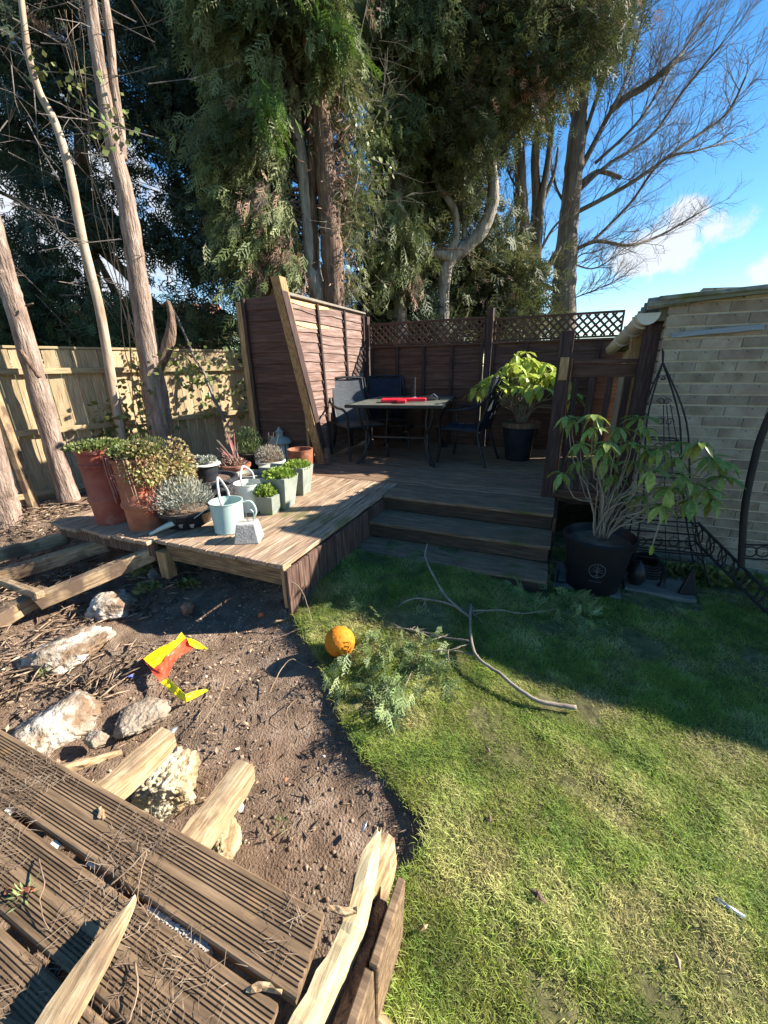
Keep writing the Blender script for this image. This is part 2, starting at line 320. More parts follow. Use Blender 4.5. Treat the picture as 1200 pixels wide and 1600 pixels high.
def spray(nl=9, leaf=.30, width=.045, ang=.6, seed=1):
    """one hanging spray: a stem with thin side leaflets, length 1 down -Z"""
    g = np.random.default_rng(seed); v = []; f = []
    def tri(p, d, wv, l, w):
        i = len(v); p = np.array(p); v.extend([p + wv * w, p - wv * w, p + d * l]); f.append((i, i + 1, i + 2))
    tri((0, 0, 0), np.array([0, 0, -1.0]), np.array([1.0, 0, 0]), 1.0, .018)
    for i in range(nl):
        z = -(.08 + .85 * i / nl); sgn = 1 if i % 2 else -1
        az = g.uniform(-.7, .7); a = ang * g.uniform(.7, 1.2)
        d = np.array([sgn * math.sin(a) * math.cos(az), math.sin(a) * math.sin(az), -math.cos(a)])
        tri((0, 0, z), d, np.array([0.2, .6, .4]) * .8 + np.array([0, 0, .4]), leaf * g.uniform(.7, 1.2) * (1 - .45 * i / nl), width / 2)
    return np.array(v), np.array(f)
def frond(nl=10, side=.46, wd_=.06, ang=.85, seed=1):
    g = np.random.default_rng(seed); v = []; f = []
    def tri(p, d, wv, l, w):
        i = len(v); p = np.array(p); v.extend([p + wv * w, p - wv * w, p + d * l]); f.append((i, i + 1, i + 2))
    axis = lambda t: np.array([.06 * math.sin(t * 3 + seed), .22 * t * t, -t])
    for a_, b_ in ((0, .5), (.5, 1)):
        p, q = axis(a_), axis(b_); tri(p, (q - p) / np.linalg.norm(q - p), np.array([1.0, 0, 0]), np.linalg.norm(q - p) * 1.05, .016)
    for i in range(nl):
        t = .10 + .82 * i / nl; sg = 1 if i % 2 else -1; a = ang * g.uniform(.75, 1.15); l_ = side * (1 - .62 * t) * g.uniform(.75, 1.2)
        d = np.array([sg * math.sin(a), .18 * g.normal(), -math.cos(a)]); d /= np.linalg.norm(d); w_ = np.array([d[2], 0, -d[0]]); p = axis(t); tri(p, d, w_, l_, wd_ / 2)
        for k, tt in ((1, .45), (-1, .7)):
            a2 = a + sg * 0 + k * .55; d2 = np.array([sg * math.sin(a2), .1 * g.normal(), -math.cos(a2)]); tri(p + d * l_ * tt, d2, np.array([d2[2], 0, -d2[0]]), l_ * .42, wd_ / 2.6)
    return np.array(v), np.array(f)
SPR = [frond(9, .46, .075, .8, s) for s in range(4)]
SPR_Y = [frond(7, .55, .10, 1.0, 10 + s) for s in range(3)]
SPR_BIG = [frond(8, .5, .10, .9, 20 + s) for s in range(3)]
def proj(P_):
    q = P_ - np.array([0, 0, EYE]); z = q[:, 1] * cp_ - q[:, 2] * sp_; y = -(q[:, 1] * sp_ + q[:, 2] * cp_); x = q[:, 0]
    return 600 + F * (cr_ * x - sr_ * y) / z, 800 + F * (sr_ * x + cr_ * y) / z
BARE = []   # stretches of trunk where the crown is thin: (path, half width, depth)
def foliage(name, boughs, mat, parent, kind='hang', per=34, size=.24, tmpl=None, off=None, spread=.22):
    """boughs: list of (start, end); a curved line of sprays along each"""
    tm = tmpl or SPR; P_ = []; D_ = []
    for s, e in boughs:
        s = np.array(s); e = np.array(e); t = rng.random(per) ** .6
        mid = (s + e) / 2 + [0, 0, .18 * np.linalg.norm(e - s)]
        p = ((1 - t)[:, None] ** 2) * s + 2 * ((1 - t) * t)[:, None] * mid + (t[:, None] ** 2) * e
        p = p + rng.normal(0, spread, p.shape) * [1, 1, .7]
        out = (e - s) / (np.linalg.norm(e - s) + 1e-6)
        if kind == 'hang': d = out * .8 + [0, 0, -.95] + rng.normal(0, .38, p.shape)
        elif kind == 'flat': d = out * 1.0 + [0, 0, -.25] + rng.normal(0, .55, p.shape)
        else: d = rng.normal(0, 1, p.shape) + [0, 0, .4]
        P_.append(p); D_.append(d)
    P_ = np.concatenate(P_); D_ = np.concatenate(D_); BR = np.repeat(rng.random(len(boughs)), per)
    for pth, hw_, dep_ in BARE:
        xx, yy = proj(P_); ys_ = [p[1] for p in pth]; xc = np.interp(yy, ys_, [p[0] for p in pth])
        k_ = ~((np.abs(xx - xc) < hw_) & (yy > ys_[0]) & (yy < ys_[-1]) & (P_[:, 1] < dep_) & (rng.random(len(P_)) < .93)); P_ = P_[k_]; D_ = D_[k_]; BR = BR[k_]
    n = len(P_)
    idx = rng.integers(0, len(tm), n); Vs = []; Ts = []; rs = []; base = 0
    for k, (tv, tf) in enumerate(tm):
        q = idx == k
        if not q.any(): continue
        V, T, r = scatter(tv, tf, P_[q], frames(D_[q], rng.random(q.sum()) * 6.28), size * rng.uniform(.6, 1.35, q.sum()))
        Vs.append(V); Ts.append(T + base); rs.append(.45 * r + .55 * np.repeat(BR[q], len(tv))); base += len(V)
    o = np_mesh(name, np.concatenate(Vs), np.concatenate(Ts), mat, parent, np.concatenate(rs), off)
    return o
def in_poly(x, y, poly):
    c = False; j = len(poly) - 1
    for i in range(len(poly)):
        if (poly[i][1] > y) != (poly[j][1] > y) and x < (poly[j][0] - poly[i][0]) * (y - poly[i][1]) / (poly[j][1] - poly[i][1]) + poly[i][0]: c = not c
        j = i
    return c
def crown_points(poly, d0, d1, n, gap=None, gs=.9):
    """bough ends spread through a crown volume with openings where noise is low"""
    xs = [p[0] for p in poly]; ys = [p[1] for p in poly]; out = []; tries = 0
    while len(out) < n and tries < n * 60:
        tries += 1
        x, y = random.uniform(min(xs), max(xs)), random.uniform(min(ys), max(ys))
        if not in_poly(x, y, poly): continue
        p = atd(x, y, random.uniform(d0, d1))
        if gap is not None and noise.noise(Vector((p.x * gs, 3.1, p.z * gs * 1.3))) + .35 * noise.noise(Vector((p.x * gs * 2.7, 9, p.z * gs * 2.7))) < gap: continue
        out.append(p)
    return out
def path(px, Y, jit=0):
    if not hasattr(Y, '__len__'): Y = [Y] * len(px)
    return [atd(x, y, Y[i]) for i, (x, y) in enumerate(px)]
def smooth_path(pts, n=4):
    out = []; k = len(pts)
    for i in range(k - 1):
        p0, p1, p2, p3 = pts[max(i - 1, 0)], pts[i], pts[i + 1], pts[min(i + 2, k - 1)]
        for j in range(n):
            t = j / n
            out.append(.5 * ((2 * p1) + (p2 - p0) * t + (2 * p0 - 5 * p1 + 4 * p2 - p3) * t * t + (3 * p1 - p0 - 3 * p2 + p3) * t ** 3))
    out.append(pts[-1]); return out
def trunk(mb, px, Y, widths, n=12, rough=.06, sub=6):
    pts = smooth_path(path(px, Y), sub); k = len(pts)
    ws = np.interp(np.linspace(0, len(widths) - 1, k), range(len(widths)), widths)
    z = [(p.y * cp_ - (p.z - EYE) * sp_) for p in pts]
    rr = [max(.004, w / 2 / F * zz) * (1 + rough * random.uniform(-1, 1)) for w, zz in zip(ws, z)]
    mb.tube(pts, rr, n); return pts

# ------------------------------------------------------------ ground
def sstep(a, b, x):
    t = np.clip((x - a) / (b - a), 0, 1); return t * t * (3 - 2 * t)
def fbm(x, y, s, oct=4):
    v = 0; a = 1
    for o in range(oct):
        v += a * noise.noise(Vector((x * s, y * s, o * 7.3))); s *= 2.1; a *= .5
    return v
BPX = [(452, 955), (470, 985), (512, 1055), (540, 1130), (575, 1190), (640, 1255), (668, 1295), (655, 1345), (600, 1380), (560, 1600)]
BND = sorted([(at(x, y, .02).y, at(x, y, .02).x) for x, y in BPX]); BY = [b[0] for b in BND]; BX = [b[1] for b in BND]
def lawn_edge(y): return float(np.interp(y, BY, BX))
def gz(x, y):
    u, w = UW((x, y))
    h = .10 * sstep(1.5, 2.1, w) * (1 - sstep(-.6, .1, u)) * (1 - sstep(2.9, 3.3, w))
    h += .012 * fbm(x, y, 1.3, 2)
    return float(h)
def soil_z(x, y):
    d = lawn_edge(y) - x
    return gz(x, y) - .018 - .022 * float(sstep(0, .25, d)) + .035 * fbm(x, y, 2.3, 5) + .05 * float(sstep(-1.6, -3.2, x) if False else sstep(1.6, 3.2, -x))
def grid(name, x0, x1, y0, y1, step, zf, mat, keep=None):
    nx, ny = int((x1 - x0) / step) + 1, int((y1 - y0) / step) + 1
    xs = np.linspace(x0, x1, nx); ys = np.linspace(y0, y1, ny)
    V = [(x, y, zf(x, y)) for y in ys for x in xs]
    Q = [(j * nx + i, j * nx + i + 1, (j + 1) * nx + i + 1, (j + 1) * nx + i) for j in range(ny - 1) for i in range(nx - 1) if keep is None or keep((xs[i] + xs[i + 1]) / 2, (ys[j] + ys[j + 1]) / 2)]
    o = np_mesh(name, V, Q, mat, smooth=True); return o
tag(grid('ground', -6.0, 3.2, -1.2, 8.0, .035, soil_z, 'soil'), kind='structure')
mb = MB()
for (x0, x1, y0, y1) in [(-900, -6, -900, 900), (3.2, 900, -900, 900), (-6, 3.2, -900, -1.2), (-6, 3.2, 8, 900)]:
    mb.add([(x0, y0, -.06), (x1, y0, -.06), (x1, y1, -.06), (x0, y1, -.06)], [(0, 1, 2, 3)])
tag(mb.build('terrain', 'turf'), kind='structure')
# raised turf sheet with its own cut edge
nx, ny = 120, 150; V = []; ys = np.linspace(-1.2, 4.2, ny)
for y in ys:
    e = lawn_edge(y) + .022 * noise.noise(Vector((0, y * 14, 0))) + .03 * noise.noise(Vector((0, y * 3, 5)))
    for i in range(nx):
        x = e + (3.4 - e) * (i / (nx - 1)) ** 1.2
        dz = .012 * fbm(x, y, 6, 3)
        V.append((x, y, gz(x, y) + .02 + dz - (.07 if i == 0 else 0)))
Q = [(j * nx + i, j * nx + i + 1, (j + 1) * nx + i + 1, (j + 1) * nx + i) for j in range(ny - 1) for i in range(nx - 1)]
tag(np_mesh('lawn', V, Q, 'turf', smooth=True), kind='structure')

# grass blades
def blades(n, x0, x1, y0, y1, h0, h1, test):
    x = rng.uniform(x0, x1, n); y = rng.uniform(y0, y1, n)
    e = np.interp(y, BY, BX); k = (x > e - .03 + .05 * rng.random(n)) & test(x, y); x = x[k]; y = y[k]; n = len(x)
    pat = np.array([fbm(a, b, 3.2, 3) for a, b in zip(x, y)])
    k = pat > -.34 - .3 * rng.random(n); x = x[k]; y = y[k]; pat = pat[k]; n = len(x)
    z = np.array([gz(a, b) + .018 + .012 * fbm(a, b, 6, 3) for a, b in zip(x, y)])
    h = rng.uniform(h0, h1, n) * (1 + .5 * np.clip(pat, -.6, 1)); az = rng.random(n) * 6.28; lean = rng.uniform(.4, 2.0, n) * h
    w = rng.uniform(.0006, .0013, n); fx, fy = np.cos(az), np.sin(az); bx, by = -fy, fx
    b0 = np.stack([x - bx * w, y - by * w, z], 1); b1 = np.stack([x + bx * w, y + by * w, z], 1)
    mx_, my_ = x + fx * lean * .4, y + fy * lean * .4
    m0 = np.stack([mx_ - bx * w * .8, my_ - by * w * .8, z + h * .62], 1); m1 = np.stack([mx_ + bx * w * .8, my_ + by * w * .8, z + h * .62], 1)
    t = np.stack([x + fx * lean, y + fy * lean, z + h * .82], 1)
    V = np.stack([b0, b1, m1, m0, t], 1).reshape(-1, 3); i = np.arange(n)[:, None] * 5
    T = np.concatenate([i + [0, 1, 2], i + [0, 2, 3], i + [3, 2, 4]])
    return V, T, np.repeat(rng.random(n) * .75 + .25 * (pat > 0), 5)
def under(x, y):
    u = x * UX + y * UY; w = x * WX + y * WY
    return ~((u > -1.42) & (u < .08) & (w > 2.58)) & ~((u < -1.40) & (w > 1.70)) & (w < 3.46) & ~((u > .1) & (u < 1.0) & (w > 2.74) & (w < 3.15)) & ~((u < -.22) & (w < .62))
Va, Ta, ra = blades(240000, -.8, 1.7, .25, 1.7, .007, .021, under)
Vb, Tb, rb = blades(190000, -.9, 3.3, 1.7, 3.3, .011, .028, under)
Vc, Tc, rc = blades(60000, 1.7, 3.35, .2, 1.7, .010, .026, under)
tag(np_mesh('grass', np.concatenate([Va, Vb, Vc]), np.concatenate([Ta, Tb + len(Va), Tc + len(Va) + len(Vb)]), 'grass', rnd=np.concatenate([ra, rb, rc])), 'short patchy sunlit lawn grass beside the bare soil', 'grass', kind='stuff')

# ------------------------------------------------------------ main deck
D = .40
deck = uthing('raised_deck', 'weathered timber deck with three steps carrying the table and the pots', 'deck', -1.4, 1.72, 0)
def lb(name, x0, x1, y0, y1, z0, z1, mat, parent=deck, j=.0015, bev=.003):
    """board in deck-local uw coordinates (origin -1.4,1.72), mesh centred on itself"""
    cx, cy, cz = (x0 + x1) / 2 + 1.4, (y0 + y1) / 2 - 1.72, (z0 + z1) / 2
    m = MB().box(-(x1 - x0) / 2, (x1 - x0) / 2, -(y1 - y0) / 2, (y1 - y0) / 2, -(z1 - z0) / 2, (z1 - z0) / 2, j)
    o = m.build(name, mat, parent); o.location = (cx, cy, cz)
    if bev: bevel(o, bev, 1)
    return o
x = -1.40
i = 0
while x > -3.55:       # boards running away from the camera, left half
    w0 = 1.715 + (random.uniform(-.02, .03) if x < -2.4 else random.uniform(0, .008))
    if x < -2.42: w0 -= .06
    lb('deck_board', x - .115, x, w0, 3.615, D - .028, D, 'deck_y'); x -= .121
w = 3.63
while w < 5.86:
    lb('deck_board', -2.95 if w > 3.7 else -2.95, .06 if w < 3.75 else .62, w, w + .115, D - .028, D, 'deck_x'); w += .121
for w in (3.20, 3.321, 3.442): lb('deck_board', -1.385, .06, w, w + .115, D - .028, D, 'step_x')
lb('deck_board', -1.385, .06, 3.563, 3.625, D - .028, D - .004, 'step_x')
# steps
for (w0, w1, z) in [(2.60, 2.89, .125), (2.88, 3.22, .262)]:
    lb('step_tread', -1.38, .065, w0, (w0 + w1) / 2 - .003, z - .028, z, 'step_x'); lb('step_tread', -1.38, .065, (w0 + w1) / 2 + .003, w1, z - .028, z, 'step_x')
for (w0, z0, z1) in [(2.615, -.06, .095), (2.895, .127, .232), (3.222, .264, .370)]:
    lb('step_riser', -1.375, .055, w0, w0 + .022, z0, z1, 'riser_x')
# skirting planks of the left half, standing along the lawn
w = 1.72
while w < 3.2:
    ww = random.uniform(.10, .125)
    o = lb('skirting_plank', -1.398, -1.376, w, w + ww - .006, -.06, D - .032 - random.uniform(0, .004), 'fascia', bev=.002); w += ww
lb('edge_joist', -2.40, -1.43, 1.735, 1.775, D - .15, D - .03, 'edge_x')
lb('corner_block', -1.428, -1.402, 1.722, 1.80, D - .30, D - .03, 'raw_z')
for ux in (-1.9, -2.4, -2.9): lb('deck_leg', ux - .04, ux + .04, 2.8, 2.88, -.06, D - .03, 'stain_z')
lb('deck_leg', -2.46, -2.38, 1.69, 1.76, .12, D - .075, 'raw_z')
lb('rim_board', -3.55, -2.48, 1.70, 1.735, D - .13, D - .03, 'fascia')
# main parts of the underside so the void reads dark
lb('under_joist', -2.9, .05, 3.60, 3.64, D - .13, D - .03, 'stain_u'); lb('under_joist', -2.9, .6, 4.6, 4.64, D - .13, D - .03, 'stain_u')
lb('side_skirt', .062, .084, 3.2, 5.85, -.05, D - .03, 'stain_u')

# ------------------------------------------------------------ balustrade and posts at the steps
def board_obj(name, pts8, mat, parent, bev=.003):
    c = sum((Vector(p) for p in pts8), Vector()) / 8
    o = MB().hexa([Vector(p) - c for p in pts8]).build(name, mat, parent); o.location = c
    if bev: bevel(o, bev, 1)
    return o
def lbox(name, x0, x1, y0, y1, z0, z1, mat, parent, bev=.003):
    return board_obj(name, [(x0, y0, z0), (x1, y0, z0), (x1, y1, z0), (x0, y1, z0), (x0, y0, z1), (x1, y0, z1), (x1, y1, z1), (x0, y1, z1)], mat, parent, bev)
t = uthing('balustrade', 'dark stained handrail with upright slats between the step post and the garage', 'railing', .0, 3.65, D)
lbox('post', -.055, .045, -.03, .065, .003, 1.34, 'stain_z', t); lbox('split_strip', .046, .058, -.02, .05, .25, 1.14, 'rust', t)
tag(lbox('broken_patch', -.035, .03, -.04, -.031, .98, 1.15, 'raw_z', t), 'pale torn patch of bare wood')
lbox('post', .50, .62, -.06, .04, -.42, 1.36, 'stain_z', t)
lbox('handrail', .06, .50, .0, .08, 1.10, 1.13, 'stain_u', t); lbox('top_rail', .06, .50, .02, .055, 1.00, 1.095, 'stain_u', t)
for x in (.075, .19, .315, .435): lbox('baluster', x, x + .045, .022, .05, .08, .998, 'stain_z', t)
lbox('bottom_rail', .06, .50, .02, .055, .02, .075, 'stain_u', t)
t = uthing('raw_post', 'bare light brown timber post behind the handrail under the gutter', 'post', .54, 4.2, 0)
o = lbox('post_shaft', -.05, .05, -.04, .04, -.05, 1.72, 'raw_z', t); lbox('pale_strip', .0495, .062, -.07, -.03, .5, 1.78, 'fresh', t)

# ------------------------------------------------------------ back fence: two lap panels with lattice above
def lap_panel(parent, x0, x1, z0, z1, ny, mat, wavy=.008, y=0.0, battens=(), batten_mat='stain_z', face=-1, shear=None, torn=()):
    n = ny; dz = (z1 - z0) / n
    for i in range(n):
        za, zb = z0 + i * dz, z0 + (i + 1) * dz + .018; k = 14; v = []; f = []; ph = random.random() * 9
        for j in range(k + 1):
            x = x0 + (x1 - x0) * j / k; wv = wavy * noise.noise(Vector((x * 2.6, i * 3.3, ph))) * 1.6
            s0 = shear(za) * (1 - j / k) if shear else 0; s1 = shear(zb) * (1 - j / k) if shear else 0
            v += [(x + s0, y + face * .022, za + wv), (x + s1, y + face * .006, zb + wv * .5), (x + s1, y + face * -.004, zb + wv * .5), (x + s0, y + face * .010, za + wv)]
        for j in range(k):
            a = j * 4; b = a + 4
            q = [(a, b, b + 1, a + 1), (a + 1, b + 1, b + 2, a + 2), (a + 2, b + 2, b + 3, a + 3), (a + 3, b + 3, b, a)]
            f += q if face < 0 else [t_[::-1] for t_ in q]
        f += [(0, 1, 2, 3), (k * 4 + 3, k * 4 + 2, k * 4 + 1, k * 4)]
        m = mat
        o = MB().add(v, f).build('slat', m, parent)
        if i in torn:   # a torn strip where the stain has split away from the bare wood
            vv = []; kk = 8; xa, xb = torn[i]
            for j in range(kk + 1):
                x = xa + (xb - xa) * j / kk; h = dz * (.42 * math.sin(math.pi * (j + .4) / (kk + .8)) + .12 + .06 * random.random()) * .8
                s0 = shear(zb) * (1 - (x - x0) / (x1 - x0)) if shear else 0
                vv += [(x + s0, y + face * .0245, zb - .03 - h), (x + s0, y + face * .0125, zb - .025)]
            ff = [(2 * j, 2 * j + 2, 2 * j + 3, 2 * j + 1) for j in range(kk)]
            MB().add(vv, ff if face < 0 else [q[::-1] for q in ff]).build('torn_strip', 'fresh_orange', parent)
M['fresh_orange'] = wood('orange_split_wood', [(.42, .20, .07), (.66, .38, .16), (.78, .55, .30)], 'y', vary=.05)
bf = uthing('back_fence', 'dark red-brown lap panel fence with diamond lattice along the top behind the table', 'fence', -2.75, 5.9, 0)
for (x0, x1) in [(.05, 1.72), (1.83, 3.55)]:
    lap_panel(bf, x0, x1, .30, 1.76, 13, 'stain_u', wavy=.004)
    nb = 3
    for b in range(5):
        xb = x0 + (x1 - x0 - .04) * b / 4; lbox('batten', xb, xb + .04, -.055, -.026, .42, 1.76, 'stain_z', bf)
    lbox('rail', x0, x1, -.05, .02, 1.765, 1.79, 'stain_u', bf)
for x in (-.07, 1.735, 3.5): lbox('fence_post', x, x + .085, -.04, .045, 0, 2.20 if x < 3 else 1.8, 'stain_z', bf)
lbox('pale_edge', 1.822, 1.834, -.06, -.042, 1.82, 2.1, 'raw_z', bf)
for (x0, x1, za, zb) in [(.03, 1.725, 1.80, 2.10), (1.84, 3.33, 1.80, 2.08)]:
    lbox('lattice_rail', x0, x1, -.02, .01, zb - .022, zb + .005, 'stain_u', bf); lbox('lattice_rail', x0, x1, -.02, .01, za - .003, za + .02, 'stain_u', bf)
    lbox('lattice_stile', x0, x0 + .022, -.022, .012, za, zb, 'stain_u', bf); lbox('lattice_stile', x1 - .022, x1, -.022, .012, za, zb, 'stain_u', bf)
    z0, z1 = za + .02, zb - .022; h = z1 - z0; st = .094; wd_ = .0125
    for sgn, yy in ((1, -.016), (-1, -.008)):
        x = x0 - h
        while x < x1:
            a, b = x, x + h; pa, pb = (z0, z1) if sgn > 0 else (z1, z0)
            ca, cb = max(a, x0 + .02), min(b, x1 - .02)
            if cb - ca > .03:
                za_, zb_ = pa + (pb - pa) * (ca - a) / h, pa + (pb - pa) * (cb - a) / h
                q = wd_ * .7
                MB().hexa([(ca - q, yy, za_ + q * sgn * .0 + q), (ca + q, yy, za_ - q), (ca + q, yy + .007, za_ - q), (ca - q, yy + .007, za_ + q)] + [(cb - q, yy, zb_ + q), (cb + q, yy, zb_ - q), (cb + q, yy + .007, zb_ - q), (cb - q, yy + .007, zb_ + q)] if sgn > 0 else
                          [(ca - q, yy, za_ - q), (ca + q, yy, za_ + q), (ca + q, yy + .007, za_ + q), (ca - q, yy + .007, za_ - q), (cb - q, yy, zb_ - q), (cb + q, yy, zb_ + q), (cb + q, yy + .007, zb_ + q), (cb - q, yy + .007, zb_ - q)]).build('lattice_slat', 'stain_u', bf)
            x += st
# ------------------------------------------------------------ lit lap panel on the left, skewed, with its brace
lp = uthing('lap_fence_panel', 'sunlit reddish brown lap fence panel leaning beside the patio table, its top slats torn', 'fence panel', -2.75, 3.84, 0, R(90))
# local x = +w direction, local y = -u ; visible face toward +u = local -y
sh = lambda z: .42 * (2.23 - z) / 1.83
lap_panel(lp, .03, 1.90, .42, 2.20, 17, 'stain_y2' if False else 'stain_x', wavy=.016, face=-1, shear=sh, torn={15: (.05, 1.1), 14: (.06, .75)} and {16: (.05, .9), 14: (.05, .85)})
for (xa, xb) in [(.60, .55), (1.25, 1.25), (1.82, 1.80)]:
    s0 = sh(.42) * (1 - xa / 1.9); s1 = 0
    xt = xa; xbm = xa + s0 * .45
    board_obj('batten', [(xbm, -.048, .42), (xbm + .035, -.048, .42), (xbm + .035, -.0265, .42), (xbm, -.0265, .42), (xt, -.048, 2.2), (xt + .035, -.048, 2.2), (xt + .035, -.0265, 2.2), (xt, -.0265, 2.2)], 'stain_z', lp)
board_obj('cap_rail', [(0, -.05, 2.215), (1.9, -.05, 2.215), (1.9, .03, 2.215), (0, .03, 2.215), (0, -.05, 2.245), (1.9, -.05, 2.235), (1.9, .03, 2.235), (0, .03, 2.245)], 'sage', lp)
br = uthing('leaning_brace', 'long pale timber beam leaning against the left end of the lap panel', 'timber beam', -2.65, 3.9, D)
board_obj('beam', [(.0, .20, .0), (.10, .20, .0), (.10, .30, .0), (.0, .30, .0), (.0, -.36, 1.92), (.10, -.36, 1.92), (.10, -.25, 1.92), (.0, -.25, 1.92)], 'raw_z', br)
board_obj('beam_edge', [(.101, .205, .10), (.113, .205, .10), (.113, .295, .10), (.101, .295, .10), (.101, -.355, 1.80), (.113, -.355, 1.80), (.113, -.255, 1.80), (.101, -.255, 1.80)], 'stain_z', br)
lbox('foot_scrap', .02, .16, .20, .27, .003, .20, 'stain_x', br, .01)
dp = uthing('shaded_fence_panel', 'dark brown lap fence panel in shade left of the leaning timber beam', 'fence panel', -3.6, 4.2, 0)
lap_panel(dp, .06, .86, .30, 2.26, 17, 'stain_u', wavy=.01)
lbox('fence_post', -.04, .04, -.05, .03, 0, 2.24, 'raw_z', dp); lbox('batten', .055, .09, -.055, -.027, .3, 2.27, 'stain_z', dp); lbox('batten', .80, .835, -.055, -.027, .3, 2.1, 'raw_z', dp)

# ------------------------------------------------------------ long pale fence on the left
FP = Vector((-3.88, 4.50, 0)); fa = math.atan2(1.97, 1.77)
lf = thing('board_fence', 'long pale closeboard timber fence behind the pine trunks on the left', 'fence', FP, fa)
x = -2.6
while x < 4.3:
    ww = random.uniform(.112, .128)
    o = board_obj('fence_board', [(x, -.008, -.1), (x + ww, -.016, -.1), (x + ww, .0, -.1), (x, .006, -.1), (x, -.008, 1.745), (x + ww, -.016, 1.745), (x + ww, .0, 1.745), (x, .006, 1.745)], 'fence_z', lf, 0)
    x += ww + random.uniform(.008, .012)
lbox('cap_rail', -2.6, 4.3, -.03, .03, 1.748, 1.775, 'fence_x', lf)
for z in (1.49, .86, .18): 
    for xs_ in (-2.6, 1.2): lbox('rail', xs_, xs_ + (3.78 if xs_ < 0 else 3.08), -.075, -.018, z, z + .062, 'fence_x', lf)
for xs_ in (-1.4, 1.15, 3.5): lbox('fence_post', xs_ - .045, xs_ + .045, .012, .10, -.1, 1.70, 'fence_z', lf)
# leaning board brace at its left
a_, b_ = at(62, 815, -.02), atd(-40, 530, 3.9)
def beam_between(name, a, b, w, h, mat, parent=None, bev=.004, roll=0.0, taper=1.0, ends=True, rag=0.0):
    """squared timber from a to b; local x along it"""
    a, b = Vector(a), Vector(b); d = b - a; Lh = d.length; q = d.to_track_quat('X', 'Z')
    k = 6; v = []; f = []
    for i in range(k + 1):
        t = i / k; s = 1 + (taper - 1) * t; e = (rag * random.uniform(-.5, 1) if i in (0, k) else 0)
        for (yy, zz) in ((-1, -1), (1, -1), (1, 1), (-1, 1)):
            v.append((Lh * t + (e + rag * random.uniform(-.6, .6) if i in (0, k) else 0), yy * w / 2 * s + random.uniform(-.0015, .0015), zz * h / 2 * s + random.uniform(-.0015, .0015)))
    for i in range(k):
        for j in range(4): f.append((i * 4 + j, i * 4 + (j + 1) % 4, i * 4 + 4 + (j + 1) % 4, i * 4 + 4 + j))
    f += [(3, 2, 1, 0), (k * 4, k * 4 + 1, k * 4 + 2, k * 4 + 3)]
    o = MB().add(v, f).build(name, mat, parent)
    o.matrix_local = Matrix.Translation(a) @ q.to_matrix().to_4x4() @ Matrix.Rotation(roll, 4, 'X')
    if bev: bevel(o, bev, 1)
    return o
tag(beam_between('fence_prop', a_, b_, .13, .05, 'raw_x', roll=R(70)), 'wide pale board propped up against the long fence at the far left', 'timber board')

# ------------------------------------------------------------ garage
g = uthing('garage', 'low garage of buff bricks with corrugated roof and gutter on the right', 'garage', .6, 3.5, 0)
mb = MB().hexa([(.012, .012, -.08), (3.4, .012, -.08), (3.4, 2.2, -.08), (.012, 2.2, -.08), (.012, .012, 1.88), (3.4, .012, 2.06), (3.4, 2.2, 1.88), (.012, 2.2, 1.64)]); o = mb.build('mortar_wall', 'mortar', g)
bm_ = []
for k in range(4): bm_.append(MB().box(-.1075, .1075, -.045, .045, -.0300, .0300, .0008).mesh('brick', 'brick'))
bh = MB().box(-.0525, .0525, -.045, .045, -.0300, .0300, .0008).mesh('half_brick', 'brick')
z = -.02; c = 0
while z < 1.80:
    x = 0.0; first = True
    while x < 3.3:
        if first and c % 2: me, wdt = bh, .105
        elif x > 2.6 and False: pass
        else: me, wdt = random.choice(bm_), .215
        first = False
        o = bpy.data.objects.new('brick', me); link(o, g); o.location = (x + wdt / 2, .0465 + random.uniform(-.003, .002), z + .0325 + random.uniform(-.001, .001))
        o.rotation_euler = (0, random.uniform(-.006, .006), 0)
        x += wdt + .010
        if x > 2.2 and c % 1 == 0 and x > 2.35: break
    z += .0693 + .0035; c += 1
ztop = z
# top course, leaning outwards, taller bricks under the roof
x = .16
for wd2, tilt in ((.23, .02), (.23, -.03), (.22, .04), (.23, 0), (.22, .02), (.23, 0), (.23, 0), (.22, 0), (.23, 0)):
    o = MB().box(-wd2 / 2 + .006, wd2 / 2 - .006, -.05, .05, -.033, .033, .004).build('brick', 'brick', g); o.location = (x + wd2 / 2, .04, ztop + .036); o.rotation_euler = (0, tilt, 0); x += wd2
tag(beam_between('wall_plank', (.045, -.018, 1.67), (.53, -.018, 1.70), .018, .032, 'grey_plank', g, bev=.002), 'grey weathered batten fixed across the bricks')
# roof: sheet with thickness, slightly rising to the right, corrugated along its side
v = []; f = []; nc = 60
mb = MB().hexa([(-.08, -.07, 1.885), (3.6, -.09, 2.04), (3.6, 2.3, 1.92), (-.08, 2.3, 1.66), (-.08, -.07, 1.912), (3.6, -.09, 2.067), (3.6, 2.3, 1.96), (-.08, 2.3, 1.70)])
o = mb.build('roof_sheet', 'roof', g); bevel(o, .008, 2)
mb = MB().hexa([(.0, -.05, 1.86), (3.5, -.08, 2.07), (3.5, .10, 2.07), (.0, .10, 1.86), (.0, -.05, 1.884), (3.5, -.08, 2.094), (3.5, .10, 2.094), (.0, .10, 1.884)])
mb.build('soffit', 'soffit', g)
for i in range(18):
    y = -.02 + i * .13
    mb = MB().tube([(-.13, y, 1.872 - y * .10), (.10, y, 1.888 - y * .10)], .036, 8)
    mb.build('corrugation', 'roof', g, smooth=True)
gut = uthing('gutter', 'pale half-round plastic gutter with a flat end cap under the garage roof edge', 'gutter', .49, 3.52, 1.80)
mb = MB(); n = 14
for (r_, rr) in ((.066, 1), (.060, 0)): pass
v = []; f = []
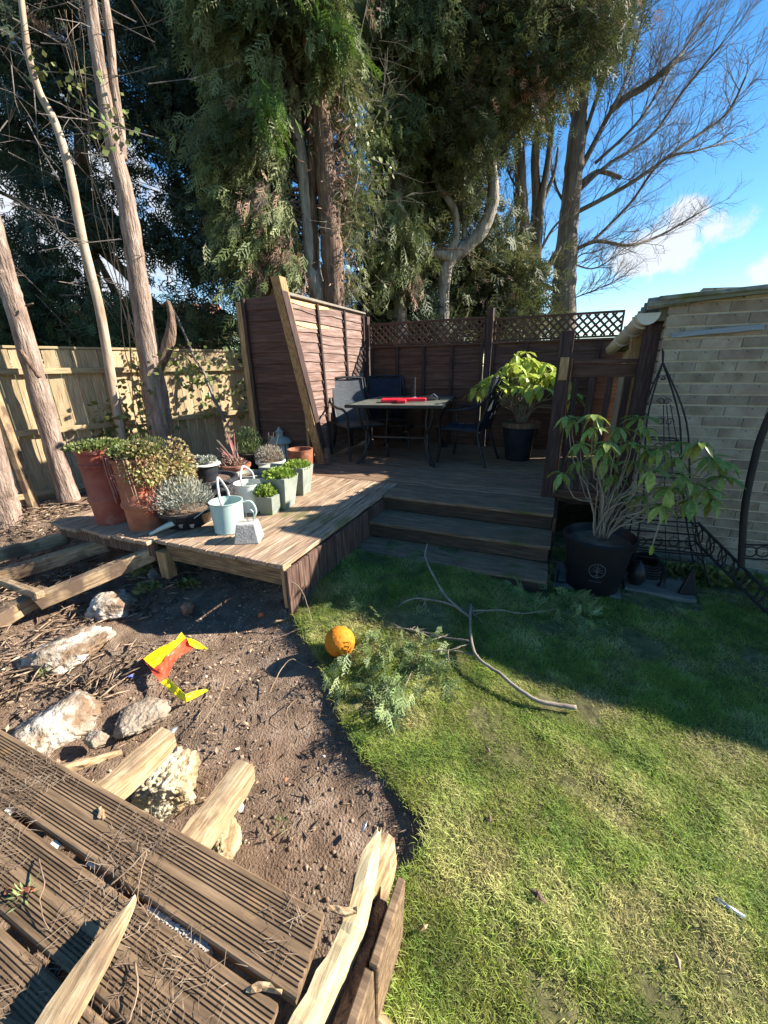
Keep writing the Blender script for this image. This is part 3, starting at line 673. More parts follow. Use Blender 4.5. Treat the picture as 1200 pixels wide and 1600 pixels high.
for y in (0, 2.2):
    for j in range(n + 1):
        a = math.pi * j / n + math.pi; v.append((.066 * math.cos(a), y, .07 * math.sin(a) + .02 - y * .07))
    for j in range(n + 1):
        a = math.pi * (n - j) / n + math.pi; v.append((.060 * math.cos(a), y, .064 * math.sin(a) + .02 - y * .07))
m2 = 2 * (n + 1)
for j in range(m2): f.append((j, (j + 1) % m2, m2 + (j + 1) % m2, m2 + j))
MB().add(v, f).build('channel', 'plastic_pale', gut, smooth=False)
v = [(.071 * math.cos(math.pi * j / n + math.pi), yy, .075 * math.sin(math.pi * j / n + math.pi) + .02) for yy in (-.012, 0) for j in range(n + 1)]
f = [tuple(range(n + 1)), tuple(range(n + 1, 2 * n + 2))[::-1]] + [(j, j + n + 1, j + n + 2, j + 1) for j in range(n)] + [(n, 2 * n + 1, n + 1, 0)]
MB().add(v, f).build('end_cap', 'plastic_pale', gut)
for y in (.12, .55, 1.2): MB().tube([(.074 * math.cos(math.pi * j / 8 + math.pi), y, .078 * math.sin(math.pi * j / 8 + math.pi) + .02 - y * .07) for j in range(9)], .009, 6).build('bracket', 'plastic_pale', gut)
tag(MB().hexa([(-.035, .02, -.03), (.035, .02, -.03), (.035, 2.1, -.18), (-.035, 2.1, -.18), (-.035, .02, .09), (.035, .02, .09), (.035, 2.1, -.12), (-.035, 2.1, -.12)]).build('fascia_board', 'soffit', gut), None).location = (.10, 0, 0)

# ------------------------------------------------------------ patio set
tb = uthing('patio_table', 'dark rectangular metal patio table with a grimy top standing on the deck', 'table', -1.80, 4.95, D, R(8))
tw, tl, th = .54, .72, .70
lbox('table_top', -tw, tw, -tl, tl, th - .012, th, 'tabletop', tb, .004)
for (x0, x1, y0, y1) in [(-tw - .02, tw + .02, -tl - .02, -tl), (-tw - .02, tw + .02, tl, tl + .02), (-tw - .02, -tw, -tl, tl), (tw, tw + .02, -tl, tl)]: lbox('table_edge', x0, x1, y0, y1, th - .03, th + .004, 'metal_dark', tb, .003)
for sx in (-1, 1):
    for sy in (-1, 1):
        for q in (0, 1):
            pts = [Vector((sx * (.44 - .06 * q), sy * (.62 - .07 * q), .68)), Vector((sx * (.42 - .07 * q), sy * (.60 - .07 * q), .50)), Vector((sx * (.34 + .03 * q), sy * (.52 + .02 * q), .32)), Vector((sx * (.40 - .02 * q), sy * (.58 - .02 * q), .12)), Vector((sx * (.47 - .05 * q), sy * (.64 - .05 * q), .0))]
            MB().tube(smooth_path(pts, 4), .018, 8).build('leg', 'metal_dark', tb, smooth=True)
lbox('stretcher', -.38, .38, -.5, -.475, .30, .325, 'metal_dark', tb); lbox('stretcher', -.38, .38, .475, .5, .30, .325, 'metal_dark', tb); lbox('stretcher', -.012, .012, -.5, .5, .30, .325, 'metal_dark', tb)
def chair(label, u, w, rz, back='sling', seat='sling'):
    c = uthing('patio_chair', label, 'chair', u, w, D, rz, 'metal armchairs around the patio table')
    hw = .27
    for s in (-1, 1):
        pts = [Vector((-.34, s * (hw - .02), .97)), Vector((-.31, s * hw, .80)), Vector((-.20, s * (hw + .03), .68)), Vector((.0, s * (hw + .035), .635)), Vector((.2, s * (hw + .03), .62)), Vector((.255, s * (hw + .01), .52)), Vector((.24, s * (hw - .01), .25)), Vector((.27, s * hw, 0))]
        MB().tube(smooth_path(pts, 4), .016, 8).build('arm_frame', 'metal_dark', c, smooth=True)
        pts = [Vector((-.35, s * (hw - .045), .97)), Vector((-.27, s * (hw - .045), .62)), Vector((-.20, s * (hw - .035), .42)), Vector((-.25, s * (hw - .02), .2)), Vector((-.32, s * hw, 0))]
        MB().tube(smooth_path(pts, 4), .016, 8).build('leg', 'metal_dark', c, smooth=True)
    MB().tube([(-.35, -hw + .03, .97), (-.352, 0, .985), (-.35, hw - .03, .97)], .016, 8).build('top_bar', 'metal_dark', c)
    MB().tube([(.235, -hw + .01, .40), (.24, hw - .01, .40)], .011, 8).build('front_bar', 'metal_dark', c)
    v = []; f = []; m = 10; k = 6
    for i in range(m + 1):
        t = i / m
        for j in range(k + 1):
            y = -hw + .045 + (2 * hw - .09) * j / k; zz = .40 + .56 * t; xx = -.205 - .145 * t - .02 * math.sin(math.pi * j / k); v.append((xx, y, zz))
    n1 = len(v); v += [(a - .012, b, cc) for a, b, cc in v]
    for i in range(m):
        for j in range(k):
            a = i * (k + 1) + j; f.append((a, a + 1, a + k + 2, a + k + 1)); f.append((n1 + a, n1 + a + k + 1, n1 + a + k + 2, n1 + a + 1))
    MB().add(v, f).build('backrest', back, c, smooth=True)
    v = []; f = []; m = 12; k = 10
    for top in (1, 0):
        for i in range(m + 1):
            for j in range(k + 1):
                x = -.215 + .45 * i / m; y = -hw + .03 + (2 * hw - .06) * j / k
                zz = .425 + .012 * noise.noise(Vector((x * 14, y * 5, u))) + .012 * math.sin(math.pi * j / k) if top else .395
                v.append((x, y, zz))
    n1 = (m + 1) * (k + 1)
    for i in range(m):
        for j in range(k):
            a = i * (k + 1) + j; f.append((a, a + k + 1, a + k + 2, a + 1)); f.append((n1 + a, n1 + a + 1, n1 + a + k + 2, n1 + a + k + 1))
    for j in range(k): f += [(j, j + 1, n1 + j + 1, n1 + j), (m * (k + 1) + j + 1, m * (k + 1) + j, n1 + m * (k + 1) + j, n1 + m * (k + 1) + j + 1)]
    for i in range(m): f += [(i * (k + 1), n1 + i * (k + 1), n1 + (i + 1) * (k + 1), (i + 1) * (k + 1)), (i * (k + 1) + k, (i + 1) * (k + 1) + k, n1 + (i + 1) * (k + 1) + k, n1 + i * (k + 1) + k)]
    MB().add(v, f).build('seat', seat, c, smooth=True)
    return c
chair('metal patio chair with a sunlit grey sling back, against the lap panel', -2.36, 4.72, R(-38))
chair('metal patio chair with a navy back, in the corner behind the table', -2.25, 5.42, R(-62), 'navy', 'navy')
chair('metal patio chair with a dark crumpled cushion, right of the table', -.98, 4.86, R(172), 'navy', 'navy')
# things on the table
T0 = D + th + .003
def on_table(x, y):
    return tb.matrix_world @ Vector((x, y, 0)) if False else XY(-1.80 + x * math.cos(R(8)) - y * math.sin(R(8)), 4.95 + x * math.sin(R(8)) + y * math.cos(R(8)), T0)
t = thing('red_dustpan', 'bright red plastic dustpan and holder lying on the patio table', 'dustpan', on_table(.0, -.28), -A + R(20))
lbox('tray', -.24, .02, -.10, .12, 0, .04, 'red_plastic', t, .01); lbox('handle', .02, .30, -.03, .04, .005, .045, 'red_plastic', t, .01); lbox('rim', -.05, .06, -.22, -.08, 0, .04, 'red_plastic', t, .01)
t = thing('parasol_base_pole', 'short black parasol pole rising from the middle of the table', 'pole', on_table(.08, .1), 0)
MB().tube([(0, 0, 0), (0, 0, .27)], .024, 10).build('pole', 'metal_dark', t); MB().lathe([(.0, .0), (.05, .0), (.05, .02), (.022, .035), (.0, .035)], 16).build('collar', 'galvanised', t)
MB().tube([(0, 0, .16), (-.05, 0, .15)], .014, 8).build('knob', 'metal_dark', t)
t = thing('barbecue_lid', 'low dark metal lid lying on the right of the patio table', 'lid', on_table(.26, .10), -A)
MB().lathe([(.16, 0), (.165, .012), (.13, .03), (.06, .045), (.0, .048)], 20).build('dome', 'metal_dark', t, smooth=True); MB().tube([(.05, -.03, .045), (.09, -.03, .07), (.14, -.03, .03)], .008, 6).build('grip', 'galvanised', t)

# ------------------------------------------------------------ foreground broken deck
fd = uthing('broken_deck', 'grooved old deck boards in the near left corner with broken joists', 'deck', -.35, .31, .27)
def grooved(name, x0, x1, w0, w1, parent, z=0.0, n=15, dep=.0030, skew=0.0, mat='old_deck'):
    prof = [(w0, 0), (w0, .026), (w0 + .004, .030)]; m0, m1 = w0 + .012, w1 - .012
    for i in range(n):
        if i in (n // 2 - 1, n // 2): continue
        a = m0 + (m1 - m0) * i / n; b = m0 + (m1 - m0) * (i + 1) / n; q = (b - a)
        prof += [(a + q * .25, .030), (a + q * .36, .030 - dep), (a + q * .62, .030 - dep), (a + q * .75, .030)]
    prof += [(w1 - .004, .030), (w1, .026), (w1, 0)]; k = len(prof); v = []; f = []; seg = 14
    for s in range(seg + 1):
        t = s / seg
        for i, (y, zz) in enumerate(prof):
            xe = x1 + skew * (y - w0) + (.006 * noise.noise(Vector((y * 60, 0, x1))) if s == seg else 0)
            x = x0 + (xe - x0) * t
            v.append((x, y, z + zz + .0012 * noise.noise(Vector((x * 3, y * 20, 4))) + (.001 * noise.noise(Vector((x * 9, y * 90, 1))))))
    for s in range(seg):
        for i in range(k): a = s * k + i; b = s * k + (i + 1) % k; f.append((a, a + k, b + k, b))
    f += [tuple(range(k)), tuple(range(seg * k, seg * k + k))[::-1]]
    return MB().add(v, f).build(name, mat, parent)
# local: x=u+.35, y=w-.31
grooved('deck_board', -2.6, 0.0, .003, .145, fd, skew=-.12)
grooved('deck_board', -2.6, -.015, -.150, -.013, fd, skew=-.10)
grooved('deck_board', -2.6, -.02, -.302, -.163, fd, z=-.003, skew=-.1)
grooved('deck_board', -2.6, -.02, -.455, -.316, fd, skew=-.1)
grooved('deck_board', -2.6, -.02, -.607, -.462, fd)
lbox('joist', .022, .058, -.75, .02, -.09, .0, 'raw_y', fd)
lbox('outer_joist', .072, .10, -.75, .25, -.12, -.035, 'bark_brown', fd)
y = .29
for i, (a, b, zz) in enumerate([(.29, .115, .0), (.112, .008, -.006), (.004, -.13, -.004), (-.134, -.30, 0), (-.304, -.47, 0), (-.474, -.75, 0)]):
    board_obj('skirting_plank', [(.105, b, -.28), (.125, b, -.28), (.125, a, -.28), (.105, a, -.28), (.112 - .008 * (i % 2), b, .012 + zz), (.134 - .008 * (i % 2), b, .012 + zz), (.134 - .008 * (i % 2), a, .008 + zz), (.112 - .008 * (i % 2), a, .008 + zz)], 'old_deck', fd)
for ux in (-.55, -1.05, -1.6, -2.2): lbox('bearer', ux, ux + .045, -.75, .12, -.10, -.003, 'stain_u', fd)
# fresh split timber along the right edge
def split_timber(name, pts, ws, h, mat, label=None, cat=None, group=None, rag=.004, parent=None):
    """splintered length: pts centre line on its top face, widths ws, depth h below"""
    if len(pts) < 9:
        P2 = []; W2 = []
        for i in range(len(pts) - 1):
            for k in range(3): P2.append(Vector(pts[i]).lerp(Vector(pts[i + 1]), k / 3)); W2.append((ws[i] + (ws[i + 1] - ws[i]) * k / 3))
        pts = P2 + [Vector(pts[-1])]; ws = W2 + [ws[-1]]
    n = len(pts); v = []; f = []; c0 = Vector(pts[0])
    for i, p in enumerate(pts):
        t = (Vector(pts[min(i + 1, n - 1)]) - Vector(pts[max(i - 1, 0)])).normalized(); s = t.cross(Vector((0, 0, 1))).normalized(); w_ = ws[i] / 2
        p = Vector(p); r = lambda: random.uniform(-rag, rag); hh = h * (1 if 0 < i < n - 1 else .8)
        v += [p - s * (w_ + r()) - c0, p + s * (w_ * .1) + Vector((0, 0, r() + .004)) - c0, p + s * (w_ + r()) - c0, p + s * (w_ * .9) - Vector((0, 0, hh)) - c0, p - s * (w_ * .9) - Vector((0, 0, hh)) - c0]
    for i in range(n - 1):
        for j in range(5): f.append((i * 5 + j, i * 5 + (j + 1) % 5, i * 5 + 5 + (j + 1) % 5, i * 5 + 5 + j))
    f += [(4, 3, 2, 1, 0), tuple(range(n * 5 - 5, n * 5))]
    if h > .03:
        for end in (0, n - 1):
            c_ = Vector(pts[end]) - c0; t = (Vector(pts[end]) - Vector(pts[end - 1 if end else 1])).normalized(); s = t.cross(Vector((0, 0, 1))).normalized(); w_ = ws[end] / 2
            for _ in range(9):
                b0 = c_ + s * random.uniform(-w_, w_) * .85 - Vector((0, 0, random.uniform(.004, h * .7))) - t * .015; q_ = random.uniform(.003, .007); tip = b0 + t * random.uniform(.015, .04) + s * random.uniform(-.005, .005); k0 = len(v)
                v += [b0 + s * q_, b0 - s * q_, b0 + Vector((0, 0, q_)), tip]; f += [(k0, k0 + 1, k0 + 2), (k0, k0 + 3, k0 + 1), (k0 + 1, k0 + 3, k0 + 2), (k0 + 2, k0 + 3, k0)]
    # local frame with y along the timber so the grain follows it
    d = (Vector(pts[-1]) - c0); rz = math.atan2(d.y, d.x) - math.pi / 2
    Rm = Matrix.Rotation(-rz, 3, 'Z'); mb = MB().add([Rm @ q for q in v], f); o = mb.build(name, mat, parent); 
    if parent is None: o.location = c0; o.rotation_euler = (0, 0, rz)
    if label: tag(o, label, cat, group)
    return o
split_timber('split_timber', [at(455, 1640, .285), at(510, 1530, .285), at(545, 1460, .288), at(560, 1420, .288), at(575, 1350, .285), at(590, 1300, .28)], [.05, .05, .048, .05, .052, .016], .06, 'fresh', 'bright freshly split timber along the right edge of the near deck', 'broken timber')
split_timber('timber_stub', [at(560, 1400, .25), at(590, 1345, .25), at(606, 1305, .25)], [.06, .07, .06], .13, 'raw_y', 'rotten brown stub end beside the bright split timber', 'broken timber', rag=.01)
split_timber('timber_stub', [at(120, 1262, .268), at(190, 1205, .268), at(262, 1140, .268)], [.068, .068, .064], .08, 'raw_y', 'pale broken joist end sticking out from under the near boards, left of the ochre rubble', 'broken timber', 'broken joist ends', .005)
split_timber('timber_stub', [at(275, 1335, .268), at(330, 1262, .268), at(384, 1192, .268)], [.07, .068, .062], .085, 'raw_y', 'pale broken joist end jutting beyond the near boards, right of the ochre rubble', 'broken timber', 'broken joist ends', .005)
split_timber('timber_splinter', [at(75, 1205, .2), at(130, 1190, .18), at(190, 1172, .14)], [.03, .026, .008], .02, 'raw_y', 'thin splintered strip just behind the near boards beside the left joist end', 'splinter')
split_timber('pointed_stake', [at(30, 1700, .36), at(95, 1580, .37), at(150, 1495, .375), at(185, 1440, .375), at(211, 1399, .37)], [.085, .07, .055, .03, .002], .022, 'raw_y', 'long pale pointed split stake lying over the near deck boards', 'wooden stake', rag=.0015)
split_timber('wood_chip', [at(515, 1416, .297), at(540, 1422, .300), at(558, 1420, .297)], [.012, .018, .012], .01, 'raw_y', 'small split wood chip across the bright timber', 'wood chip')
split_timber('wood_chip', [at(385, 1545, .304), at(410, 1540, .31), at(440, 1550, .304)], [.006, .012, .005], .006, 'raw_y', 'curled yellow wood chip bridging the gap near the right board ends', 'wood chip')
split_timber('wood_chip', [at(560, 1560, .02), at(590, 1590, .03), at(630, 1640, .03)], [.012, .03, .04], .01, 'raw_y', 'orange brown sliver in the grass at the bottom edge', 'wood chip')
split_timber('bark_strip', [at(10, 1392, .307), at(30, 1391, .312), at(55, 1388, .306)], [.010, .014, .006], .006, 'rust', 'reddish bark strip on the second near board at the far left', 'bark')
split_timber('wood_chip', [at(154, 1262, .304), at(158, 1272, .308), at(162, 1278, .304)], [.008, .012, .008], .008, 'raw_y', 'tiny tan chip standing on the first near board', 'wood chip')
# pale broken strip showing in the gap between boards
v = []
mb = MB()
for t in np.linspace(0, 1, 22):
    p = at(234 + (325 - 234) * t, 1420 + (1482 - 1420) * t, .285)
    c = Vector((p.x, p.y, .266)); s = .0055
    mb.hexa([c + Vector((a * s * random.uniform(.7, 1.2), b * s * random.uniform(.7, 1.2), e)) for e in (-.01, .018 + random.uniform(0, .004)) for a, b in ((-1, -1), (1, -1), (1, 1), (-1, 1))])
tag(mb.build('broken_render', 'concrete'), 'row of broken white chips wedged in the gap between near boards', 'rubble chips')
for (x, y) in [(15, 1268), (87, 1320), (145, 1352)]:
    p = at(x, y, .285); o = MB().box(-.014, .014, -.006, .006, -.004, .004, .002).build('render_chip', 'white_pot'); o.location = p; o.rotation_euler = (0, 0, -A)
    tag(o, {15: 'white chip in the board gap at the left edge', 87: 'tiny white fleck in the board gap, middle one', 145: 'pale yellow chip in the board gap near the twigs'}[x], 'chip')

# ------------------------------------------------------------ old joists half buried on the left
BEAMS = []
def log_beam(name, a, b, Z, w, h, label, mat='raw_x', roll=0, grp='old joists half buried in the litter'):
    A_, B_ = at(*a, Z[0]), at(*b, Z[1]); BEAMS.append((A_, B_, w, h)); return tag(beam_between(name, A_, B_, w, h, mat, bev=.006, rag=.02, roll=roll), label, 'timber joist', grp)
log_beam('old_joist', (-60, 1002), (72, 925), (.06, .12), .085, .10, 'old pale joist at the left edge, nearest of the half-buried ones')
log_beam('old_joist', (60, 940), (240, 864), (.13, .27), .075, .10, 'splintered pale joist running up to the stub leg of the pot deck')
log_beam('old_joist', (-80, 925), (168, 850), (.09, .24), .085, .10, 'litter-covered joist in the middle of the half-buried row')
log_beam('old_joist', (-90, 890), (104, 840), (.10, .18), .08, .10, 'pale joist farthest back in the half-buried row')
log_beam('old_joist', (-60, 885), (62, 930), (.16, .19), .05, .05, 'short thin timber lying crosswise over the half-buried joists', grp=None)

def beam_litter():
    P_ = []
    for k in range(900):
        a, b, w_, h_ = random.choice(BEAMS); t = random.random() ** .8; p = a.lerp(b, t)
        if noise.noise(p * 5) < random.uniform(-.3, .4): continue
        P_.append(p + Vector((random.uniform(-.5, .5) * w_, random.uniform(-.5, .5) * w_, h_ / 2 + .004)))
    P_ = np.array(P_); n = len(P_); tv = np.array([(0, -1, 0), (0, 1, 0), (.5, -1, .35), (.5, 1, .35), (1, 0, 0.0)], float); tf = np.array([(0, 1, 3), (0, 3, 2), (2, 3, 4)])
    az = rng.random(n) * 6.28; Lh = rng.uniform(.01, .09, n); X_ = np.stack([np.cos(az), np.sin(az), 0 * az], 1); Y_ = np.stack([-np.sin(az), np.cos(az), 0 * az], 1)
    V, T, r = scatter(tv, tf, P_, np.stack([X_ * Lh[:, None], Y_ * .0014, np.tile([0, 0, 1.], (n, 1)) * (Lh * .2)[:, None]], axis=2), np.ones(n))
    tag(np_mesh('joist_litter', V, T, 'litter', rnd=r), 'twigs and needles lying along the half-buried joists', 'twig litter', kind='stuff')
beam_litter()
# ------------------------------------------------------------ rubble
def rock(name, px, py, Z, sx, sy, sz, mat, label, seed, rough=.22, rz=0.0, cat='rubble lump', cuts=5):
    import bmesh
    bm = bmesh.new(); bmesh.ops.create_icosphere(bm, subdivisions=cuts, radius=1); g_ = random.Random(seed * 13)
    pls = [(Vector((g_.gauss(0, 1), g_.gauss(0, 1), g_.gauss(0, .8))).normalized(), g_.uniform(.62, .92)) for _ in range(14)]
    for v in bm.verts:
        p = v.co.normalized(); q = Vector((p.x * 1.3 + seed, p.y * 1.3, p.z * 1.3))
        d = 1 + .25 * noise.noise(q) + rough * .10 * noise.noise(q * 34) + rough * .6 * abs(noise.noise(q * 3.1)) + rough * .35 * noise.noise(q * 7.3) + rough * .18 * noise.noise(q * 17)
        if rough < .4:
            pr_ = min([1.12] + [o_ / max(1e-3, p.dot(n_)) for n_, o_ in pls]); n2 = 1 + .08 * noise.noise(q * 4) + .10 * abs(noise.noise(q * 9)) + .05 * noise.noise(q * 24) + .03 * noise.noise(q * 50); v.co = Vector((p.x * pr_ * n2 * sx * 1.15, p.y * pr_ * n2 * sy * 1.15, p.z * pr_ * n2 * sz * 1.1)); continue
        c = Vector((max(-.78, min(.78, p.x)), max(-.78, min(.78, p.y)), max(-.6, min(.6, p.z)))) * 1.25
        v.co = Vector((c.x * d * sx, c.y * d * sy, c.z * d * sz))
    me = bpy.data.meshes.new(name); bm.to_mesh(me); bm.free(); me.materials.append(M[mat]); me.polygons.foreach_set('use_smooth', [True] * len(me.polygons))
    o = bpy.data.objects.new(name, me); link(o); o.location = at(px, py, Z); o.rotation_euler = (0, 0, rz); return tag(o, label, cat)
rock('rubble_lump', 172, 950, .0, .155, .12, .08, 'rubble', 'white crumbly lump just below the splintered joist, farthest of the three', 1, rz=.3)
rock('rubble_lump', 100, 1022, .0, .20, .15, .085, 'rubble', 'large white rubble slab in the middle left of the soil', 2, rz=.5)
rock('rubble_lump', 95, 1130, -.01, .16, .16, .085, 'rubble', 'white rubble block nearest the front boards at the left', 3, rz=.9)
rock('rubble_lump', 262, 1222, .02, .085, .085, .09, 'rubble_tan', 'knobbly ochre rubble lump between the two pale joist ends', 4, rough=.41, rz=.2)
rock('rubble_lump', 352, 1310, .05, .035, .06, .10, 'rubble_tan', 'narrow yellow stone under the right joist end', 5, rough=.12)
rock('flat_stone', 215, 1120, -.01, .10, .115, .045, 'stone', 'brown flat stone half covered in soil behind the left joist end', 6, cat='stone')
rock('flat_stone', 150, 1155, .03, .05, .035, .03, 'stone', 'small brown stone beside the white block and the splinter', 8, cat='stone', cuts=4)
rock('flat_stone', 293, 950, .0, .035, .05, .04, 'terra_orange', 'orange brown stone below the deck edge', 9, cat='stone', cuts=4)
rock('flat_stone', 242, 900, .03, .035, .04, .06, 'concrete', 'grey stone beside the stub leg of the pot deck', 10, cat='stone', cuts=4)
rock('flat_stone', 408, 960, .03, .022, .015, .02, 'terra_orange', 'small orange stone at the foot of the deck corner', 12, cat='stone', cuts=3)
rock('pale_pebble', 375, 1262, .0, .012, .012, .012, 'white_pot', 'white pebble right of the right joist end', 13, cat='pebble', cuts=3)
rock('pale_pebble', 446, 1218, .0, .008, .008, .008, 'terra_orange', 'ochre pebble in the middle of the bare soil', 14, cat='pebble', cuts=3)
rock('pale_pebble', 322, 1057, .0, .008, .006, .006, 'white_pot', 'white pebble right of the torn plastic', 15, cat='pebble', cuts=3)
rock('pale_pebble', 505, 1182, .0, .007, .006, .006, 'concrete', 'grey pebble near the lawn edge', 16, cat='pebble', cuts=3)
rock('glass_shard', 570, 1290, .02, .006, .016, .008, 'galvanised', 'grey sliver beside the tip of the bright split timber', 17, cat='shard', cuts=3, rough=.1, rz=-.5)
rock('glass_shard', 270, 1142, .03, .013, .022, .008, 'galvanised', 'grey plastic shard at the tip of the left joist end', 18, cat='shard', cuts=3, rough=.1, rz=-.4)
def stones_litter():
    tv = np.array([(1, 0, 0), (-.5, .87, 0), (-.5, -.87, 0), (0, 0, .8), (0, 0, -.8)]) ; tf = np.array([(0, 1, 3), (1, 2, 3), (2, 0, 3), (1, 0, 4), (2, 1, 4), (0, 2, 4)])
    P_ = []; n = 0
    while len(P_) < 4200:
        x, y = random.uniform(-3.6, .35), random.uniform(.45, 3.4)
        u, w = UW((x, y))
        if x > lawn_edge(y) - .01: continue
        P_.append((x, y, soil_z(x, y)))
    P_ = np.array(P_); n = len(P_); s = .0015 + .0055 * rng.random(n) ** 3
    V, T, r = scatter(tv, tf, P_, frames(rng.normal(0, 1, (n, 3)), rng.random(n) * 6), s)
    tag(np_mesh('pebbles', V, T, 'pebble', rnd=r), 'grit and tiny stones through the bare soil', 'grit', kind='stuff')
stones_litter()
def sticks(name, n, reg, l0, l1, wd_, mat, label, cat, zoff=.0, lawn=False, bias=None, on_deck=None):
    tv = np.array([(0, -1, 0), (0, 1, 0), (.5, -1, .5), (.5, 1, .5), (1, 0, 0.0), (.5, 0, -.6)], float); tf = np.array([(0, 1, 3), (0, 3, 2), (2, 3, 4), (0, 2, 5), (3, 1, 5), (2, 4, 5), (4, 3, 5)])
    P_ = []
    while len(P_) < n:
        x, y = random.uniform(reg[0], reg[1]), random.uniform(reg[2], reg[3])
        if not lawn and x > lawn_edge(y): continue
        if bias and noise.noise(Vector((x * 2.1, y * 2.1, bias))) < random.uniform(-.35, .25): continue
        P_.append((x, y, (soil_z(x, y) if on_deck is None else on_deck) + zoff * random.random()))
    P_ = np.array(P_); az = rng.random(n) * 6.28; el = rng.normal(.03, .12, n); Lh = rng.uniform(l0, l1, n)
    X_ = np.stack([np.cos(az) * np.cos(el), np.sin(az) * np.cos(el), np.sin(el)], 1); Y_ = np.stack([-np.sin(az), np.cos(az), 0 * az], 1); Z_ = np.cross(X_, Y_)
    rot = np.stack([X_ * Lh[:, None], Y_ * wd_, Z_ * (Lh * .12)[:, None]], axis=2)
    V, T, r = scatter(tv, tf, P_, rot, np.ones(n)); return tag(np_mesh(name, V, T, mat, rnd=r), label, cat, kind='stuff')
sticks('fallen_twigs', 5200, (-4.3, .3, .9, 4.4), .012, .06, .0009, 'litter', 'dry needles and twigs strewn over the soil', 'twig litter', .02, bias=3)
sticks('fallen_twigs', 6500, (-4.6, -1.35, 1.0, 4.2), .04, .14, .0014, 'litter', 'thick brown twig litter under the pine trunks', 'twig litter', .07, bias=6)
def deck_sticks():
    P_ = []
    while len(P_) < 2600:
        u, w = random.uniform(-1.6, -.4), random.uniform(-.1, .45)
        if noise.noise(Vector((u * 3.2, w * 3.2, 2))) + .25 * math.exp(-((u + .95) ** 2 + (w - .2) ** 2) / .06) < random.uniform(-.05, .45): continue
        p = XY(u, w, .302 + .008 * random.random()); P_.append(p)
    return P_
tv = np.array([(0, -1, 0), (0, 1, 0), (.5, -1, .35), (.5, 1, .35), (1, 0, 0.0)], float); tf = np.array([(0, 1, 3), (0, 3, 2), (2, 3, 4)])
P_ = np.array(deck_sticks()); n = len(P_); az = rng.random(n) * 6.28; Lh = rng.uniform(.008, .055, n)
X_ = np.stack([np.cos(az), np.sin(az), 0 * az], 1); Y_ = np.stack([-np.sin(az), np.cos(az), 0 * az], 1)
V, T, r = scatter(tv, tf, P_, np.stack([X_ * Lh[:, None], Y_ * .0007, np.tile([0, 0, 1.], (n, 1)) * (Lh * .12)[:, None]], axis=2), np.ones(n))
tag(np_mesh('dry_needles', V, T, 'litter', rnd=r), 'dry needles scattered over the near deck boards', 'needle litter', kind='stuff')
def flakes():
    P_ = []
    while len(P_) < 5200:
        x, y = random.uniform(-4.2, -.4), random.uniform(.9, 3.9)
        if noise.noise(Vector((x * 1.7, y * 1.7, 8))) < random.uniform(-.4, .3) or x > -.45 - .25 * (y - 1): continue
        P_.append((x, y, soil_z(x, y) + .006 + .01 * random.random()))
    P_ = np.array(P_); n = len(P_); tv = np.array([(1, 0, .1), (0, .45, 0), (-1, 0, .15), (0, -.45, -.1)], float); tf = np.array([(0, 1, 2), (0, 2, 3)])
    V, T, r = scatter(tv, tf, P_, frames(rng.normal(0, .45, (n, 3)) + [0, 0, -1], rng.random(n) * 6.28), .004 + .013 * rng.random(n) ** 2)
    tag(np_mesh('leaf_flakes', V, T, 'flake', rnd=r), 'small dry leaf flakes over the soil on the left', 'leaf litter', kind='stuff')
M['flake'] = surf('dry_leaf_flake', [(.16, .10, .06), (.38, .27, .17), (.55, .44, .31)], 9, rough=.9, bump=0, attr=.45)
flakes()
def clods():
    P_ = []
    while len(P_) < 7000:
        x, y = random.uniform(-2.8, .4), random.uniform(.45, 3.2); e = lawn_edge(y) - x
        if e < -.01 or (e > .12 and noise.noise(Vector((x * 2.6, y * 2.6, 21))) < random.uniform(-.3, .45)): continue
        P_.append((x, y, soil_z(x, y)))
    P_ = np.array(P_); n = len(P_); bm = bmesh.new(); bmesh.ops.create_icosphere(bm, subdivisions=1, radius=1); tv = np.array([v.co * (1 + .5 * noise.noise(v.co * 1.7)) for v in bm.verts]); tf = np.array([[v.index for v in f.verts] for f in bm.faces]); bm.free()
    V, T, r = scatter(tv, tf, P_, frames(rng.normal(0, 1, (n, 3)), rng.random(n) * 6), .0013 + .0085 * rng.random(n) ** 3.5)
    tag(np_mesh('soil_crumbs', V, T, 'crumb', rnd=r, smooth=True), 'loose crumbs and clods of earth over the bare soil', 'earth', kind='stuff')
import bmesh
M['crumb'] = surf('earth_crumb', [(.09, .058, .038), (.20, .135, .09), (.33, .25, .18)], 14, rough=.95, bump=.5, attr=.4)
clods()
# loose roots and twigs lying about, each a thing
def root(label, pts, r=.003, mat='root', name='dry_root', cat='root'):
    w_ = smooth_path([Vector(p) for p in pts], 5); w_ = [p + Vector((random.uniform(-1, 1), random.uniform(-1, 1), random.uniform(-.5, 1))) * r * .8 for p in w_]
    k = len(w_); o = MB().tube(w_, [r * (1 - .6 * i / k) for i in range(k)], 6).build(name, mat, None, world=True, loc=w_[0], smooth=True); return tag(o, label, cat)
root('long looping root hanging from the deck corner onto the lawn edge', [at(440, 905, .3), at(465, 915, .25), at(480, 945, .15), at(484, 975, .05), at(455, 988, .03), at(420, 1002, .02)], .003)
root('thin root curving up from the soil left of the orange ball', [at(420, 1085, .0), at(440, 1045, .03), at(456, 1030, .05), at(468, 1036, .03), at(487, 1043, .02)], .003)
root('straight root lying across the bare soil below the torn plastic', [at(352, 1052, .01), at(340, 1095, .02), at(300, 1150, .01)], .0028)
root('short root in the soil beside the lawn edge', [at(460, 1095, .01), at(448, 1110, .02), at(452, 1130, .0)], .0025)
root('pale broken stick beside the deck corner', [at(430, 972, .02), at(455, 965, .03), at(472, 958, .05)], .008, 'raw_x', 'broken_stick', 'stick')
